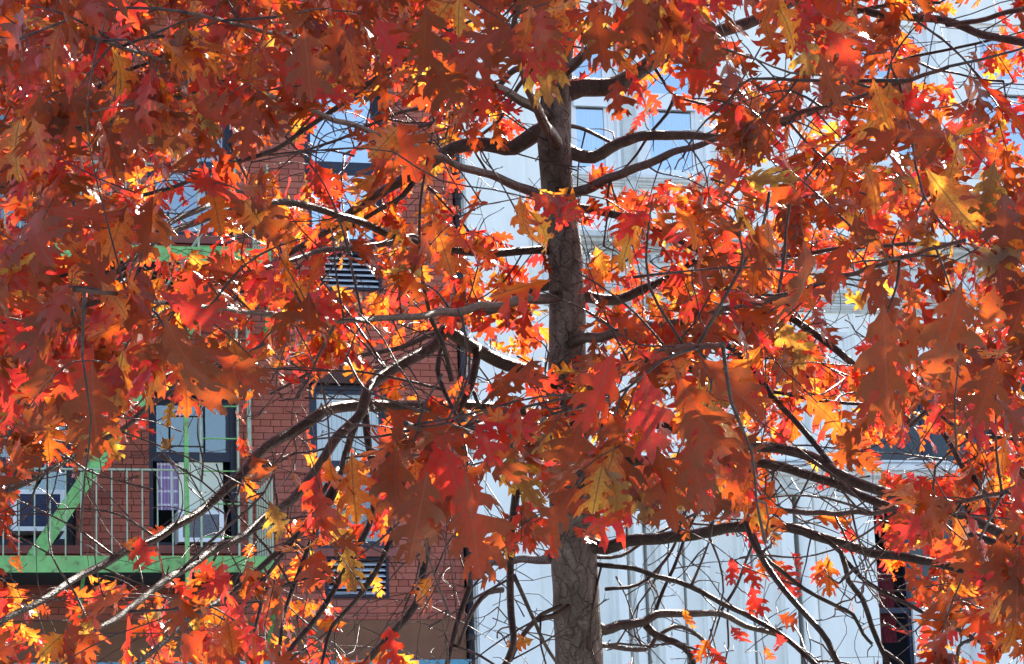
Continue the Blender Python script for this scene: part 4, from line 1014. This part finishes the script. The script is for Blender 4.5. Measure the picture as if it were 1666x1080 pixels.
# leaves placed one by one: stalk end, tip, depth, hue, roll about the midrib
HAND = [(1436,450,1444,690,4.9,.03,.1),(1572,420,1525,660,4.9,.06,-.3),(1230,330,1240,470,5.6,.07,.4),(1300,350,1335,530,5.2,.05,-.7),(1330,520,1300,440,6.2,.6,.2),
 (1010,540,955,700,5.6,.30,.3),(1045,575,1062,755,5.5,.44,-.1),(1080,560,1180,770,5.4,.10,.2),(1120,560,1240,690,5.6,.07,-.4),(990,640,1010,820,5.6,.05,.2),(950,640,930,790,6.0,.08,-.5),(1060,690,1100,850,5.6,.06,.3),(1110,690,1150,830,5.5,.07,-.2),(1020,560,1090,600,6.2,.36,.5),
 (752,735,782,938,5.8,.13,.05),(650,690,628,880,5.9,.05,.3),(700,740,668,920,5.8,.03,-.2),(600,645,740,735,6.0,.14,.3),(690,670,720,800,6.1,.40,-.1),(760,700,850,800,6.2,.06,.2),(800,730,740,830,6.3,.05,-.5),
 (150,560,152,752,5.3,.10,.2),(186,555,186,668,5.8,.46,-.2),(255,480,330,680,5.1,.04,.5),(400,560,322,705,5.2,.06,-.2),(330,560,440,650,5.6,.16,.2),(178,520,150,400,5.6,.10,.6),(235,455,375,560,5.4,.38,.6),(300,500,250,620,5.5,.02,-.4),
 (60,540,70,690,5.4,.08,-.2),(20,600,30,480,5.6,.46,.3),(110,470,40,590,5.5,.02,.4),(120,640,60,560,6.0,.30,.2),
 (236,120,262,255,5.8,.98,.2),(330,130,345,240,6.0,.98,-.4),(60,130,75,260,5.6,.05,.2),(170,20,150,120,5.8,.42,.3),(490,10,508,155,5.4,.07,.2),(420,140,395,255,5.9,.14,-.3),(560,40,580,150,5.8,.60,.1),(600,10,655,110,5.7,.40,.2),(690,-20,700,120,5.6,.05,-.3),
 (876,10,892,170,5.7,.985,.1),(800,-10,835,100,5.8,.06,.3),(960,-20,985,110,5.7,.08,-.2),(1040,-30,1030,100,6.0,.12,.2),(1120,20,1190,130,6.0,.10,-.1),(740,95,665,140,10.2,.88,.2),(745,110,720,180,10.4,.40,.1),
 (1325,65,1372,195,5.4,.05,.1),(1240,0,1255,110,5.7,.62,.2),(1290,0,1310,90,5.8,.47,-.2),(1415,110,1445,210,5.8,.70,.3),(1490,250,1590,390,5.6,.74,.2),(1560,230,1530,350,5.8,.72,-.3),(1640,280,1590,370,6,.62,.2),(1400,250,1450,370,5.9,.66,-.2),(1480,180,1400,270,6.0,.12,.2),
 (1155,246,1255,248,8.2,.86,.5),(1305,838,1392,850,8.6,.62,.1),(1345,890,1352,968,8.8,.66,.2),(1500,1000,1512,1068,8.4,.36,-.2),(1250,900,1290,950,8.9,.55,.2),(1215,940,1240,1000,8.9,.40,.2),(1195,900,1190,950,9.2,.42,.1),(1240,1040,1260,1090,8.8,.58,.2),(1150,1045,1180,1085,9.0,.36,.2),
 (1640,830,1610,1000,5.6,.05,.3),(1590,850,1575,960,5.9,.07,-.3),(1660,880,1650,1010,5.6,.04,.1),(628,1000,648,1085,7.6,.38,.2),(225,858,240,938,6.6,.38,.3),(232,862,190,915,6.7,.68,-.3),(390,930,320,965,6.8,.40,.3),(100,1000,150,1070,6.2,.12,.2),(160,990,110,1075,6.2,.9,-.3),
 (40,890,10,940,6.8,.66,.2),(20,455,22,368,7.2,.68,.2),(600,545,620,480,9.6,.62,.3),(640,470,600,530,9.8,.72,-.2),(1490,470,1480,600,5.0,.04,.5),(1620,430,1610,570,5.2,.05,-.2),(1390,330,1400,440,5.6,.10,.2),(1630,560,1590,690,5.5,.06,.2),
 (700,330,735,450,6.8,.66,.2),(790,300,760,340,8.0,.03,.4),(720,340,690,410,7.4,.10,.2),(965,390,985,450,8.6,.76,.2),(1000,400,960,470,8.7,.70,-.3),(1015,440,1050,400,10.4,.42,.2),(870,300,905,330,8.9,.86,.4),
 (1185,895,1200,950,9.3,.40,.2),(1205,905,1235,960,9.1,.36,-.2),(1245,890,1235,945,9.3,.62,.3),(1262,930,1300,975,9.0,.42,.2),(1280,890,1312,930,8.9,.38,-.2),(1160,1030,1135,1075,9.2,.60,.2),(1185,1010,1215,1060,9.0,.38,.3),(1255,1020,1290,1070,9.0,.42,-.2),(1340,900,1325,950,8.8,.58,.2),(1230,960,1215,1005,9.2,.34,.4),(1110,980,1122,1030,9.4,.70,.5),
 (400,720,440,800,7.2,.06,.2),(430,800,470,880,7.2,.97,-.2),(560,870,575,960,7.4,.95,.3),(530,900,560,830,7.6,.9,.2),(285,640,270,690,7.0,.9,.3),(260,700,278,745,7.4,.96,.2),(870,570,850,640,8.6,.03,.3),(800,590,830,680,8.4,.03,-.2),(840,650,830,720,8.6,.4,.2)]
hl = []
for bx, by, tx, ty, d, hue, roll in HAND:
    a = P(bx, by, d); b_ = P(tx, ty, d + random.uniform(-.05, .05)); X = (b_ - a); ln = X.length; X.normalize()
    V = (CAM - a).normalized(); N = V + X.cross(V) * roll + Vector((0, 0, .15)); X, Y, N = frame(X, N); Y = Y * random.uniform(.68, .85)
    hl.append((9, a, X, Y, N, ln / 1.15, hue))
cand.sort(key=lambda c: -c[0])
nsolo = 298 - len(hl); solo_l = hl + cand[:nsolo]; rest = cand[nsolo:]
hm = [leaf_mesh('leaf', *HI[k][:3]) for k in range(len(HI))]
for k, (sc_, q, X, Y, N, sz, hue) in enumerate(solo_l):
    o = inst('leaf', hm[k % len(hm)], tree); mt = Matrix((X * sz, Y * sz * random.choice((1, 1, -1)) , N * sz)).transposed().to_4x4(); mt.translation = q - base
    o.matrix_local = mt; o.color = (hue, 0, 0, 1)
VV, UU, FF, AA = [], [], [], []; off = 0
for k, (sc_, q, X, Y, N, sz, hue) in enumerate(rest):
    V, UV, Fc, _ = LO[k % len(LO)] if (sc_ == 0 or sz / max(1e-6, sc_) > 8.8) else HI[k % len(HI)]
    Mx = np.array([X, Y, N]) * sz
    VV.append(V @ Mx + np.array(q - base)); UU.append(UV); FF.append(Fc + off); AA.append(np.full(len(V), hue)); off += len(V)
tag(inst('leaves', leaf_mesh('leaves', np.concatenate(VV), np.concatenate(UU), np.concatenate(FF).astype(np.int32), np.concatenate(AA)), tree), kind='stuff').color = (0, 0, 0, 1)
# tree pit
pit = MB().box(-.8, .8, -.8, .8, .05, .14).build('tree_pit', MAT['soil']); pit.location = (base.x, base.y, 0); pit.rotation_euler = (0, 0, YAW); tag(pit, kind='structure')
print('clusters', len(clusters), 'in frame', NIN, 'leaves', len(cand), 'twigs', len(twigs), 'bricks', len(single), 'tris', sum(len(o.data.polygons) for o in bpy.data.objects if o.type == 'MESH'))
